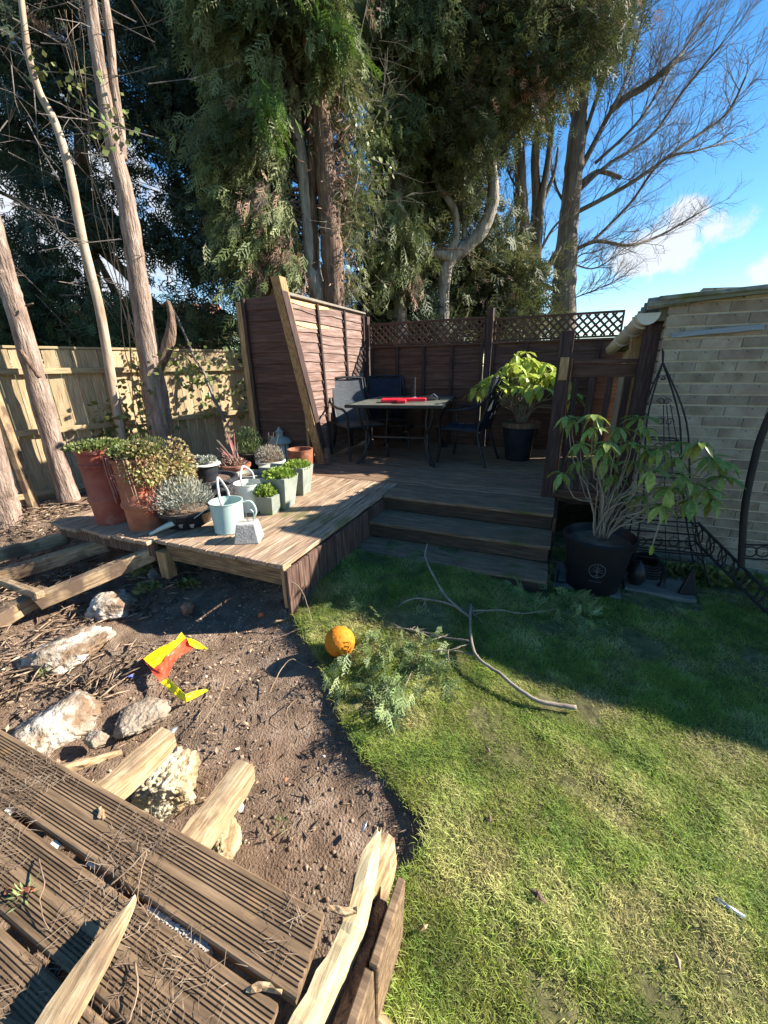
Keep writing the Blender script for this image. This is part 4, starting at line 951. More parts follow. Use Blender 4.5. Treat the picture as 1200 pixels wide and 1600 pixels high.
root('curled twig on the front near board', [at(170, 1385, .31), at(205, 1355, .33), at(228, 1330, .345), at(222, 1360, .33), at(215, 1400, .33), at(232, 1432, .31)], .002)
root('forked twig on the second near board', [at(210, 1505, .31), at(215, 1550, .32), at(200, 1600, .31)], .0025)
root('arched twig on the second near board at the left', [at(60, 1340, .31), at(70, 1380, .33), at(62, 1410, .32), at(75, 1452, .31)], .002)
root('thin pale straw in the lawn', [at(960, 1285, .04), at(968, 1262, .07), at(975, 1246, .05)], .0015, 'sage', 'straw', 'straw')
root('slim grey stick under the deck corner', [at(285, 955, .06), at(310, 930, .08), at(350, 905, .1)], .003)
root('bent bramble stem in front of the pale deck beam', [at(228, 870, .2), at(245, 895, .12), at(262, 910, .08), at(300, 905, .09)], .003)

# ------------------------------------------------------------ lawn things
ball = thing('ball', 'dimpled orange yellow ball lying at the edge of the lawn', 'ball', Vector((at(531, 1003, .1).x, at(531, 1003, .1).y, gz(at(531, 1003, .1).x, at(531, 1003, .1).y) + .098)))
import bmesh
bm = bmesh.new(); bmesh.ops.create_icosphere(bm, subdivisions=5, radius=.082)
for v in bm.verts: v.co *= 1 + .008 * noise.noise(v.co * 110) + .004 * noise.noise(v.co * 30)
me = bpy.data.meshes.new('ball_skin'); bm.to_mesh(me); bm.free(); me.materials.append(M['ball']); me.polygons.foreach_set('use_smooth', [True] * len(me.polygons)); link(bpy.data.objects.new('skin', me), ball)

p0 = at(1118, 1404, .03); p1 = at(1163, 1434, .025)
tag(MB().tube([p0, p0.lerp(p1, .5), p1], .0075, 12).build('metal_tube', 'galvanised', None, world=True, loc=p0, smooth=True), 'short grey metal tube lying in the lawn at the right', 'metal tube')
def leaf_litter(label, x, y, c='litter', s=.02):
    p = at(x, y, .04); v = [(-s, 0, 0), (0, s * .4, .006), (s, 0, .002), (0, -s * .45, .004), (0, 0, .012), (0, .0, -.002)]
    o = MB().add(v, [(0, 3, 4), (3, 2, 4), (2, 1, 4), (1, 0, 4), (3, 0, 5), (2, 3, 5), (1, 2, 5), (0, 1, 5)]).build('dead_leaf', c); o.location = p; o.rotation_euler = (0, 0, random.random() * 6); tag(o, label, 'dead leaf')
leaf_litter('dead leaf on the lawn below the fallen branch', 762, 1172, 'dead'); leaf_litter('tan leaf in the grass near the bottom right', 1058, 1502, 'raw_x'); leaf_litter('pale leaf curled in the grass right of the split timber', 663, 1450, 'raw_x', .015)
leaf_litter('brown leaf in a bare patch in the middle of the lawn', 840, 1400, 'bark_brown', .03); leaf_litter('reddish leaf on the left of the sunny lawn', 765, 1280, 'dead', .015)

# torn plastic bag, yellow and red
bagp = at(262, 1040, .03)
bag = thing('torn_plastic_sack', 'torn yellow and red plastic sack standing in the soil', 'plastic sack', bagp)
def sheet(name, pts, mat, thick=.0015, sub=1):
    """thin crumpled film through a strip of (left,right) points"""
    v = []; f = []
    rows = []
    for i in range(len(pts) - 1):
        for j in range(5): rows.append((Vector(pts[i][0]).lerp(Vector(pts[i + 1][0]), j / 5), Vector(pts[i][1]).lerp(Vector(pts[i + 1][1]), j / 5)))
    rows.append((Vector(pts[-1][0]), Vector(pts[-1][1]))); pts = rows
    for a, b in pts:
        for t in np.linspace(0, 1, 12):
            q = Vector(a).lerp(Vector(b), float(t)); nn = .012 * noise.noise(q * 22) + .005 * abs(noise.noise(q * 70)); v.append(q + Vector((nn * .6, -nn * .6, nn)))
    k = 12
    for i in range(len(pts) - 1):
        for j in range(k - 1): f.append((i * k + j, i * k + j + 1, i * k + k + j + 1, i * k + k + j))
    o = MB().add([q - bagp for q in v], f).build(name, mat, bag); s = o.modifiers.new('thickness', 'SOLIDIFY'); s.thickness = thick; return o
bz = lambda x, y, z: at(x, y, z)
sheet('yellow_panel', [(bz(224, 1030, .07), bz(240, 1044, .055)), (bz(248, 1012, .08), bz(256, 1030, .07)), (bz(275, 1000, .085), bz(270, 1015, .08)), (bz(283, 988, .09), bz(290, 996, .09))], 'film_yellow')
sheet('red_panel', [(bz(222, 1029, .068), bz(250, 1066, .02)), (bz(240, 1044, .056), bz(262, 1057, .03)), (bz(256, 1031, .071), bz(270, 1038, .05)), (bz(270, 1016, .081), bz(279, 1027, .06)), (bz(280, 1001, .085), bz(300, 1014, .05)), (bz(290, 996, .088), bz(304, 1010, .055))], 'film_red')
sheet('yellow_tail', [(bz(251, 1066, .025), bz(262, 1059, .035)), (bz(272, 1085, .03), bz(278, 1075, .05)), (bz(291, 1097, .02), bz(290, 1085, .045)), (bz(306, 1090, .02), bz(304, 1080, .04)), (bz(325, 1080, .02), bz(322, 1077, .03))], 'film_yellow')
sheet('yellow_flap', [(bz(292, 996, .088), bz(296, 1008, .07)), (bz(305, 1000, .07), bz(303, 1012, .055)), (bz(325, 1014, .03), bz(312, 1014, .035))], 'film_yellow')
for k, (x0, y0, x1, y1) in enumerate([(240, 1030, 246, 1026), (247, 1027, 255, 1022), (256, 1021, 264, 1016), (244, 1033, 254, 1034), (256, 1030, 262, 1024)]):
    a, b = bz(x0, y0, .083), bz(x1, y1, .087); m_ = (a + b) / 2 + Vector((0, 0, .003))
    MB().tube([a - bagp, m_ - bagp, b - bagp], .0011, 4).build('faded_lettering', 'ink', bag)
tag(MB().box(-.008, .008, -.006, .006, 0, .006, .003).build('plastic_scrap', M.setdefault('blue_plastic', surf('blue_plastic', [(.08, .12, .55), (.15, .2, .7)], 5))), 'tiny blue plastic scrap left of the torn sack', 'plastic scrap').location = at(205, 1057, .02)
tag(MB().box(-.02, .02, -.012, .012, 0, .01, .006).build('plastic_scrap', M['blue_plastic']), 'small blue scrap at the foot of the left-hand pine trunk', 'plastic scrap').location = at(35, 815, .1)

# fallen branch
fb = thing('fallen_branch', 'long fallen conifer branch lying across the lawn in front of the steps', 'branch', at(740, 1020, .03))
def fbt(name, pts, r0, r1):
    w_ = smooth_path([at(x, y, z) for x, y, z in pts], 5); k = len(w_); w_ = [p + Vector((random.uniform(-1, 1), random.uniform(-1, 1), random.uniform(-1, 1))) * .002 for p in w_]
    return MB().tube(w_, [r0 + (r1 - r0) * i / k for i in range(k)], 8).build(name, 'branch', fb, world=True, smooth=True)
fbt('main_stem', [(900, 1106, .045), (868, 1101, .05), (830, 1090, .06), (780, 1052, .09), (745, 1025, .10), (735, 990, .12), (736, 945, .14)], .0115, .006)
fbt('side_limb', [(735, 965, .12), (700, 935, .16), (675, 895, .22), (664, 868, .28), (668, 850, .30)], .008, .004)
fbt('side_limb', [(722, 952, .13), (690, 940, .14), (650, 935, .16), (625, 945, .12), (604, 972, .07)], .006, .003)
fbt('side_limb', [(736, 1002, .11), (690, 995, .09), (650, 985, .09), (603, 979, .08)], .006, .003)
fbt('side_limb', [(748, 1025, .09), (715, 1018, .08), (690, 1016, .08), (655, 1018, .06)], .005, .0025)
fbt('side_limb', [(738, 955, .13), (780, 953, .12), (815, 958, .10), (870, 952, .08)], .005, .002)
fbt('side_limb', [(667, 935, .15), (658, 955, .10), (662, 985, .05)], .0035, .002); fbt('side_limb', [(655, 1020, .05), (645, 1045, .04), (632, 1075, .04)], .003, .002)
for k in range(26):
    x0, y0 = random.choice([(740, 960), (700, 935), (650, 937), (690, 995), (640, 984), (700, 1016), (735, 1005), (665, 880), (800, 955), (610, 972)]); dx, dy = random.uniform(-45, 45), random.uniform(-22, 26)
    fbt('side_twig', [(x0, y0, .10), (x0 + dx * .5, y0 + dy * .4, .10), (x0 + dx, y0 + dy, .06)], .0025, .001)
bo = []
def fbb(a, b, z0=.07, z1=.045): bo.append((at(*a, z0), at(*b, z1)))
for a, b in [((605, 975), (520, 955)), ((610, 980), (560, 1000)), ((600, 985), (545, 1040)), ((620, 985), (580, 1050)), ((650, 990), (640, 1040)), ((635, 1060), (620, 1110)), ((600, 1000), (600, 1060)), ((655, 1020), (700, 1060)), ((560, 1060), (600, 1085)),
             ((600, 960), (540, 965)), ((690, 1000), (660, 1040)), ((630, 1090), (610, 1130)), ((560, 1010), (520, 1075)), ((850, 955), (935, 975)), ((840, 950), (900, 940)), ((860, 955), (905, 985)), ((830, 940), (800, 925)), ((870, 925), (850, 905)), ((885, 950), (925, 960)), ((655, 870), (600, 860))]: fbb(a, b)
foliage('needles', bo, 'needle_pale', fb, 'flat', 30, .085, SPR, off=fb.location, spread=.045)
foliage('bright_sprig', [(at(622, 965, .05), at(618, 910, .2)), (at(625, 960, .06), at(612, 925, .15))], 'needle_bright', fb, 'flat', 16, .05, SPR, off=fb.location, spread=.008)
tag(fb.children[-1], 'bright upright sprig')

# ------------------------------------------------------------ leaves and pots
def leafq(n=1.0):  # pointed-oval leaf, 1 long, folded
    v = [(0, 0, 0), (.28, .11, .03), (.62, .145, .0), (1, 0, -.12), (.62, -.145, .0), (.28, -.11, .03), (.5, 0, -.035)]
    return v, [(0, 6, 1), (1, 6, 2), (2, 6, 3), (3, 6, 4), (4, 6, 5), (5, 6, 0)]
rl = []
for k in range(3):
    v, f = leafq(); me = MB().add([(a, b * (1 + .15 * k), c - .12 * a * a * (k + 1)) for a, b, c in v], f).mesh('leaf', 'rhodo', True); rl.append(me)
def rhodo(root, ros, base, leaf=.10, nl=8, stem_r=.006, lrange=(.8, 1.2)):
    bx = Vector(root.location)
    for (p, up) in ros:
        s = base + Vector((random.uniform(-.05, .05), random.uniform(-.05, .05), 0)); d = p - s
        m1 = s + Vector((d.x * .25, d.y * .25, d.z * .45)) + Vector((random.uniform(-.04, .04),) * 3); m2 = s + Vector((d.x * .7, d.y * .7, d.z * .62))
        w_ = smooth_path([s, m1, m2, p], 5); k = len(w_)
        w_ = [q + Vector((random.uniform(-1, 1), random.uniform(-1, 1), random.uniform(-1, 1))) * .006 for q in w_[:-1]] + [w_[-1]]
        MB().tube(w_, [stem_r * (1 - .6 * i / k) for i in range(k)], 6).build('stem', 'branch', root, world=True, smooth=True)
        for i in range(nl):
            a = 2 * math.pi * (i + random.random() * .6) / nl; el = random.uniform(-1.0, .25)
            d_ = Vector((math.cos(a) * math.cos(el), math.sin(a) * math.cos(el), math.sin(el)))
            o = bpy.data.objects.new('leaf', random.choice(rl)); link(o, root); o.location = p - bx
            o.rotation_euler = d_.to_track_quat('X', 'Z').to_euler(); s_ = leaf * random.uniform(*lrange); o.scale = (s_, s_ * random.uniform(.8, 1.2), s_)
def plw(x, y, w):
    d = ray(x, y); t = w / (d.x * WX + d.y * WY); return Vector((0, 0, EYE)) + d * t
r1 = thing('rhododendron', 'leggy rhododendron with drooping green leaves growing from the big black pot by the steps', 'shrub', XY(.36, 2.86, .40))
pr = [(893, 652), (930, 648), (905, 692), (878, 738), (945, 718), (985, 690), (958, 742), (1000, 652), (925, 668), (1005, 775), (1030, 700), (1058, 715), (1046, 762), (1070, 742), (1095, 690), (1112, 712), (1128, 745), (1080, 780), (1102, 765), (968, 668), (950, 690), (1018, 735), (885, 650), (1008, 668), (975, 772), (1035, 790), (1060, 690), (990, 720), (1118, 780), (1085, 755), (1015, 700), (940, 700), (905, 720), (1130, 720)]
rhodo(r1, [(plw(x, y, random.uniform(2.62, 3.05)), 0) for x, y in pr], XY(.36, 2.86, .40), .118, 8, .006)
w_ = smooth_path([XY(.40, 2.86, .42), plw(985, 812, 2.8), plw(1030, 780, 2.78), plw(1033, 805, 2.75), plw(1020, 850, 2.72)], 5)
MB().tube(w_, [.005] * len(w_), 6).build('stem', 'branch', r1, world=True)
for i in range(5):
    o = bpy.data.objects.new('leaf', rl[0]); link(o, r1); o.location = w_[-1] - Vector(r1.location); o.rotation_euler = Vector((math.cos(i * 1.3) * .35, math.sin(i * 1.3) * .35, -1)).to_track_quat('X', 'Z').to_euler(); o.scale = (.075, .075, .075)
bp_ = thing('plant_pot', 'big black tapered plant pot with a pale round tree emblem, beside the steps', 'plant pot', XY(.36, 2.86, .0))
MB().lathe([(.0, .0), (.17, .0), (.18, .02), (.225, .38), (.245, .385), (.25, .42), (.235, .43), (.225, .40), (.20, .36)], 36).build('pot', 'black_plastic', bp_, smooth=True)
MB().lathe([(.0, .37), (.22, .375)], 20).build('soil', 'soil', bp_)
bp_.scale = (.92, .92, .97)
# emblem: ring and branching tree on the face toward the viewer
emb = Vector(bp_.location); dirv = Vector((-emb.x - .0, -emb.y, 0)).normalized(); a0 = math.atan2(dirv.y, dirv.x) + .10
def on_pot(dx, z): r_ = .18 + .045 * (z - .02) / .36 + .003; a = a0 + dx / r_; return (r_ * math.cos(a), r_ * math.sin(a), z)
zc = .235; M['emblem'] = surf('emblem_grey', [(.06, .06, .065), (.11, .11, .115)], 20, rough=.6)
MB().tube([on_pot(.052 * math.cos(t), zc + .052 * math.sin(t)) for t in np.linspace(0, 6.283, 33)], .003, 5).build('emblem_ring', 'emblem', bp_)
MB().tube([on_pot(0, zc - .045), on_pot(.002, zc - .02), on_pot(0, zc)], .004, 5).build('emblem_trunk', 'emblem', bp_)
for k, (dx, dz) in enumerate([(-.035, .01), (.035, .01), (-.022, .032), (.022, .032), (0, .042), (-.04, -.01), (.04, -.01), (-.02, -.045), (.02, -.045)]):
    b0 = on_pot(0, zc - .04 if dz < -.03 else zc - .008); MB().tube([b0, on_pot(dx * .5, zc + dz * .8), on_pot(dx, zc + dz)], .0022, 4).build('emblem_branch', 'emblem', bp_)
MB().tube([on_pot(t, zc - .085) for t in np.linspace(-.04, .04, 6)], .002, 4).build('emblem_line', 'emblem', bp_)
M['rhodo_bright'] = surf('sunlit_yellow_green_leaf', [(.24, .32, .05), (.42, .50, .08), (.55, .58, .14)], 8, rough=.35, bump=.1, trans=.35, vary=.25, hue=.02)  # brighter copy of the shrub leaf, with sunlight painted into the colour
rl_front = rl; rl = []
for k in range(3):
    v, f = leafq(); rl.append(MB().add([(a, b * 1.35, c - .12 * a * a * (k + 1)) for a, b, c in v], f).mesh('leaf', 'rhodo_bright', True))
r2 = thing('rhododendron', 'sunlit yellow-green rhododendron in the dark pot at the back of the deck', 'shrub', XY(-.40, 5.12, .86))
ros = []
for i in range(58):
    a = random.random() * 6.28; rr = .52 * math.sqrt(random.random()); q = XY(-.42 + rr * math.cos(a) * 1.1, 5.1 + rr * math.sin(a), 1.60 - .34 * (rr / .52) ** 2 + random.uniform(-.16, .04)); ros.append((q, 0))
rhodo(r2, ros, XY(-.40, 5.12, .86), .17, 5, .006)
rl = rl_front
p2 = thing('plant_pot', 'dark tapered pot with a red-brown rim standing at the back right of the deck', 'plant pot', XY(-.40, 5.12, D))
MB().lathe([(.0, .0), (.13, .0), (.15, .03), (.205, .40)], 28).build('pot', 'black_glaze', p2, smooth=True); MB().lathe([(.206, .40), (.225, .405), (.228, .46), (.205, .465), (.20, .43), (.0, .43)], 28).build('rim', 'bark_brown', p2, smooth=True)

# plants in pots on the left deck
TUFT_V = np.array([(0, 0, 0), (.05, 0, -.35), (-.05, 0, -.35), (0, .02, -1)], float); TUFT_F = np.array([(0, 1, 3), (0, 3, 2)])
LEAF_V = np.array([(0, 0, 0), (.42, 0, -.45), (0, .05, -1), (-.42, 0, -.45)], float); LEAF_F = np.array([(0, 1, 2), (0, 2, 3)])
SMALL = [(TUFT_V * [2.2, 1, 1], TUFT_F)]; LEAFT = [(LEAF_V, LEAF_F)]
def cushion(name, parent, mat, c, rx, ry, rz_, n, size, tmpl, up=.6, stems=0, stem_mat='twig', hang=0):
    c = np.array(c); d = rng.normal(0, 1, (n, 3)); d[:, 2] = np.abs(d[:, 2]) if not hang else d[:, 2]; d /= np.linalg.norm(d, axis=1, keepdims=True)
    rr = rng.random(n) ** .45; P_ = c + d * rr[:, None] * [rx, ry, rz_]; D_ = d + [0, 0, up] + rng.normal(0, .35, (n, 3))
    tv, tf = tmpl[0]; V, T, r = scatter(tv, tf, P_, frames(D_, rng.random(n) * 6.28), size * rng.uniform(.6, 1.3, n))
    o = np_mesh(name, V, T, mat, parent, r)
    if n > 300: o['kind'] = 'stuff'
    for i in range(stems):
        a = random.random() * 6.28; q = random.random() ** .5; e = Vector(c) + Vector((rx * q * math.cos(a), ry * q * math.sin(a), rz_ * math.sqrt(max(.05, 1 - q * q))))
        MB().tube([Vector(c) * .98, Vector(c).lerp(e, .5) + Vector((0, 0, .01)), e], [.0022, .0016, .001], 4).build('stem', stem_mat, parent)
def dpos(x, y, z=D): p = at(x, y, z); return p
# chimney pots
for (x, y, h, r_, mat, lab) in [(163, 822, .57, .130, 'terracotta', 'tall red-brown chimney pot planter, the left of the pair'), (216, 832, .53, .130, 'terra_orange', 'tall orange terracotta chimney pot planter, the right of the pair')]:
    t = thing('chimney_pot', lab, 'chimney pot', dpos(x, y) + Vector((0, r_, 0)), 0, 'terracotta chimney pots used as planters')
    MB().lathe([(.0, .0), (r_ * .93, .0), (r_ * .94, .02), (r_ * .97, .17), (r_ * 1.06, .175), (r_ * 1.08, .195), (r_ * 1.02, .21), (r_ * .98, .22), (r_, h - .13), (r_ * 1.05, h - .125), (r_ * 1.05, h - .105), (r_ * .99, h - .10), (r_ * 1.03, h - .03), (r_ * 1.12, h - .025), (r_ * 1.14, h), (r_ * .98, h + .002), (r_ * .93, h - .05)], 36).build('pot', mat, t, smooth=True)
    MB().lathe([(.0, h - .05), (r_ * .94, h - .045)], 20).build('soil', 'soil', t)
c1 = Vector(dpos(163, 822)) + Vector((0, .13, .57)); c2 = Vector(dpos(216, 832)) + Vector((0, .13, .53))
iv = thing('trailing_plant', 'low green mat of leaves spilling over the left chimney pot', 'plant', c1); cushion('leaves', iv, 'ivy', (0, .02, .0), .22, .2, .05, 1600, .022, LEAFT, .8)
iv = thing('trailing_plant', 'dense tan and green trailing plant hanging down over the right chimney pot', 'plant', c2)
cushion('leaves', iv, 'ivy', (.03, 0, .02), .19, .17, .07, 1500, .023, LEAFT, .6); cushion('trails', iv, 'ivy_tan', (.08, -.03, -.05), .165, .155, .17, 2600, .022, LEAFT, -.9, hang=1)
cushion('side_trails', iv, 'ivy_tan', (.26, .10, -.10), .13, .12, .22, 1100, .024, LEAFT, -.6, hang=1); cushion('upright_shoots', iv, 'ivy', (.08, .03, .05), .16, .13, .09, 420, .026, SMALL, 1.4)
cushion('red_tips', iv, 'red_leaf', (.12, -.12, -.28), .08, .05, .12, 160, .03, SMALL, -.6, hang=1)
for i in range(12):
    a = random.uniform(-2.9, .4); s = Vector((.13 * math.cos(a), .13 * math.sin(a), .03)); MB().tube([s, s * 1.35 + Vector((0, 0, -.02)), s * 1.4 + Vector((.01, 0, -.15)), s * 1.35 + Vector((.02, 0, -.25 - .15 * random.random()))], .0025, 4).build('stem', 'red_stem' if i % 2 else 'root', iv)
def bowl(label, px, py, prof, mat, cat='plant pot', z=D, yo=0.0, rim=None, n=30, soil=True, name='plant_pot', wob=0.0):
    rmax = max(q[0] for q in prof); t = thing(name, label, cat, dpos(px, py, z) + Vector((0, yo, 0)))
    MB().lathe(prof, n, wob=wob).build('pot', mat, t, smooth=True)
    if soil: MB().lathe([(.0, prof[-1][1] - .0), (prof[-1][0], prof[-1][1])], 16).build('soil', 'soil', t)
    return t
t = bowl('wide low black bowl holding the silvery shrub, left of the mint watering can', 280, 832, [(0, 0), (.12, 0), (.155, .02), (.205, .12), (.215, .125), (.215, .14), (.20, .14), (.19, .11)], 'black_glaze', yo=.16)
for dx in (-.02, .06): MB().add([(dx + .04, -.19, .07), (dx + .075, -.187, .075), (dx + .06, -.18, .04), (dx + .045, -.184, .045)], [(0, 1, 2, 3)]).build('glaze_mark', 'galvanised', t)
pl_ = thing('silver_shrub', 'silvery lavender-like shrub growing in the wide black bowl', 'shrub', Vector(t.location) + Vector((-.01, 0, .13))); cushion('leaves', pl_, 'silver', (-.03, 0, .02), .24, .19, .22, 2600, .034, SMALL, .7, 14, 'sage')
cushion('seed_heads', pl_, 'sage', (.0, 0, .03), .24, .19, .25, 500, .03, SMALL, 1.2)
t = bowl('large speckled dark pot behind the watering cans, carrying a smaller pot', 318, 800, [(0, 0), (.14, 0), (.17, .03), (.20, .20), (.225, .205), (.225, .235), (.20, .235), (.19, .21)], 'speckle', yo=.24)
top = Vector(t.location) + Vector((0, 0, .237))
t = thing('plant_pot', 'small dark glazed pot with a pale rim standing on the large speckled pot', 'plant pot', top + Vector((-.02, -.02, -.02)))
MB().lathe([(0, 0), (.085, 0), (.09, .01), (.10, .13)], 26).build('pot', 'black_glaze', t, smooth=True); MB().lathe([(.10, .13), (.125, .133), (.125, .142), (.10, .145), (0, .13)], 26).build('rim', 'white_pot', t, smooth=True)
for i, (dx, dy) in enumerate([(-.05, 0), (.05, .01), (0, -.02)]):
    s_ = thing('houseleek', ['pale rosette plant at the left of the small dark pot', 'pale rosette plant at the right of the small dark pot', 'small pale rosette in the middle of the small dark pot'][i], 'succulent', Vector(t.location) + Vector((dx, dy, .145)))
    cushion('leaves', s_, 'silver', (0, 0, .01), .042 - .012 * (i == 2), .04, .05, 260, .02, LEAFT, .3)
t = bowl('small dark pot with red stonecrop, behind the silvery shrub', 268, 772, [(0, 0), (.07, 0), (.10, .15), (.09, .15)], 'black_plastic', yo=.36); s_ = thing('stonecrop', 'bright red stonecrop in the small dark pot', 'succulent', Vector(t.location) + Vector((0, 0, .16))); cushion('leaves', s_, 'red_leaf', (0, 0, .0), .14, .12, .08, 900, .026, SMALL, .5)
t = bowl('weathered orange terracotta pot with bare red stems', 357, 768, [(0, 0), (.085, 0), (.13, .17), (.14, .175), (.145, .20), (.125, .20)], 'terra_orange', yo=.30)
s_ = thing('red_stemmed_shrub', 'bare shrub of upright red stems in the orange terracotta pot', 'shrub', Vector(t.location) + Vector((0, 0, .19)))
for i in range(17):
    a = random.random() * 6.28; l_ = random.uniform(.10, .34); q = random.uniform(.02, .16); e = Vector((q * math.cos(a) - .06, q * math.sin(a), l_)); MB().tube([(random.uniform(-.05, .05), random.uniform(-.03, .03), 0), e * .5 + Vector((0, 0, .01)), e], [.006, .005, .0035], 6).build('stem', 'red_stem' if i % 3 else 'twig', s_)
cushion('dry_leaves', s_, 'dead', (-.03, 0, 0), .15, .10, .07, 300, .03, LEAFT, .5)
t = bowl('black plastic pot with the rosemary, behind the pale bowl', 378, 745, [(0, 0), (.09, 0), (.12, .19), (.11, .19)], 'black_plastic', yo=.35); s_ = thing('rosemary', 'upright light green rosemary in the black plastic pot', 'herb', Vector(t.location) + Vector((0, 0, .18))); cushion('leaves', s_, 'green_leaf', (0, 0, .02), .18, .15, .28, 2200, .036, SMALL, 1.3, 10)
t = bowl('round weathered white bowl with a grey twiggy plant', 416, 745, [(0, 0), (.09, 0), (.13, .05), (.15, .11), (.165, .115), (.165, .135), (.15, .135), (.14, .11)], 'white_pot', yo=.22, wob=.03); s_ = thing('grey_shrub', 'grey twiggy dried plant in the weathered white bowl', 'shrub', Vector(t.location) + Vector((0, 0, .13))); cushion('leaves', s_, 'sage', (0, 0, .01), .17, .14, .16, 1700, .03, SMALL, 1.0, 16, 'sage')
for i in range(8): MB().tube([(random.uniform(-.05, .05), 0, 0), (random.uniform(.0, .12), .03, .27 + .05 * random.random())], [.004, .002], 5).build('seed_spike', 'sage', s_)
t = bowl('pale shallow bowl behind the white watering can', 383, 772, [(0, 0), (.10, 0), (.13, .04), (.145, .14), (.155, .15), (.14, .155), (.13, .12)], 'grey_pot', yo=.20)
t = thing('garden_lantern', 'pale green metal lantern standing between the grey shrub and the leaning beam', 'lantern', dpos(438, 722) + Vector((0, .10, 0)))
MB().lathe([(0, 0), (.085, 0), (.085, .02), (.078, .02)], 24).build('base', 'copper_verdigris', t); MB().lathe([(.078, .02), (.082, .10), (.078, .17)], 24).build('pierced_wall', 'white_pot', t, smooth=True)
MB().lathe([(.11, .17), (.115, .18), (.095, .215), (.05, .235), (.035, .24), (.035, .275), (.045, .28), (.02, .30), (.012, .315), (.0, .33)], 24).build('roof', 'copper_verdigris', t, smooth=True)
for i in range(8): a = i * math.pi / 4; MB().tube([(.082 * math.cos(a), .082 * math.sin(a), .02), (.084 * math.cos(a), .084 * math.sin(a), .17)], .004, 5).build('bar', 'metal_dark', t)
t.scale = (1.25, 1.25, 1.3)
t = bowl('tall rust-brown clay pot at the foot of the leaning beam', 470, 750, [(0, 0), (.10, 0), (.112, .03), (.125, .20), (.130, .27), (.134, .31), (.120, .31), (.10, .10)], 'rust', yo=.10, soil=False)
def sqpot(label, px, py, b, tpw, h, mat, rz, yo=.0):
    t = thing('square_planter', label, 'planter', dpos(px, py) + Vector((0, yo, 0)), rz)
    for k in range(4):
        Rm = Matrix.Rotation(k * math.pi / 2, 3, 'Z')
        o = MB().hexa([Rm @ Vector(p) for p in [(-b, -b, 0), (b, -b, 0), (b - .02, -b + .02, 0), (-b + .02, -b + .02, 0), (-tpw, -tpw, h), (tpw, -tpw, h), (tpw - .02, -tpw + .02, h), (-tpw + .02, -tpw + .02, h)]]).build('side', mat, t)
    MB().box(-b + .01, b - .01, -b + .01, b - .01, .002, h - .03).build('soil', 'soil', t); return t
RZ = -A + R(6)
t = sqpot('tall grey-green tapered planter with lime leaves, nearest of the tall pair', 437, 797, .075, .115, .27, 'grey_pot', RZ, .10)
s_ = thing('creeping_jenny', 'lime green leafy mound on the nearest tall planter', 'plant', Vector(t.location) + Vector((0, 0, .26))); cushion('leaves', s_, 'lime', (0, 0, 0), .13, .13, .06, 1200, .025, LEAFT, .7)
t = sqpot('grey-green tapered planter just behind the nearest tall one, by the rusty pot', 466, 775, .07, .105, .26, 'grey_pot', RZ, .10)
s_ = thing('creeping_jenny', 'lime green leaves on the planter beside the rusty pot', 'plant', Vector(t.location) + Vector((-.01, 0, .25))); cushion('leaves', s_, 'lime', (0, 0, 0), .12, .12, .05, 900, .025, LEAFT, .7)
t = sqpot('small grey square planter beside the white watering can', 419, 805, .055, .075, .15, 'grey_pot', RZ, .07)
s_ = thing('creeping_jenny', 'bushy lime green plant in the small grey planter', 'plant', Vector(t.location) + Vector((-.02, 0, .14))); cushion('leaves', s_, 'lime', (0, 0, .01), .09, .08, .08, 800, .024, LEAFT, .8)
for (x, y, l_) in [(390, 762, 'dull green tall planter hidden behind the pale bowl')]:
    sqpot(l_, 425, 768, .07, .10, .22, 'grey_pot', RZ, .14)
def can(label, px, py, r0, r1, h, mat, hmat, rz, yo, big, tip=.20):
    t = thing('watering_can', label, 'watering can', dpos(px, py) + Vector((0, yo, 0)), rz)
    MB().lathe([(0, .004), (r0, .0), (r0 + .003, .008), (r0, .014), (r1, h - .01), (r1 + .004, h - .006), (r1 + .004, h), (r1 - .004, h), (r0 - .006, .02), (0, .02)], 36).build('body', mat, t, smooth=True)
    MB().tube(smooth_path([Vector((-r0, 0, .05)), Vector((-r0 - .09, 0, .03 + tip * .5)), Vector((-r0 - .17, 0, tip))], 4), [.022, .021, .020, .018, .016, .014, .013, .012, .012], 12).build('spout', mat, t, smooth=True)
    MB().lathe([(.012, 0), (.034, .045), (.034, .05), (0, .052)], 18).build('rose', mat, t, smooth=True)
    o = t.children[-1]; o.location = (-r0 - .165, 0, tip - .005); o.rotation_euler = (0, R(-50), 0)
    MB().tube([(-r1 + .01, 0, h - .03), (-r0 - .13, 0, tip - .03)], .003, 5).build('brace', mat, t)
    MB().tube(smooth_path([Vector((r1, 0, h - .02)), Vector((r1 + .06, 0, h - .02)), Vector((r1 + .085, 0, h * .55)), Vector((r1 + .03, 0, h * .22)), Vector((r0, 0, h * .2))], 4), .008, 8).build('back_handle', mat, t, smooth=True)
    MB().tube(smooth_path([Vector((0, -r1, h)), Vector((-.01, -r1 * .95, h + .06)), Vector((-.03, 0, h + big)), Vector((-.01, r1 * .95, h + .06)), Vector((0, r1, h))], 5), .0085, 8).build('top_handle', hmat, t, smooth=True)
    return t
can('mint green enamel watering can at the edge of the deck', 352, 836, .104, .113, .225, 'mint', 'grey_plastic', R(8), .10, .17, .135)
can('white enamel watering can with a high hoop handle behind the mint one', 388, 802, .100, .115, .235, 'cream', 'grey_plastic', R(-5), .10, .13)
t = thing('concrete_block', 'small tapered concrete block with a wire loop beside the mint watering can', 'concrete block', dpos(385, 850) + Vector((0, .07, 0)), R(4))
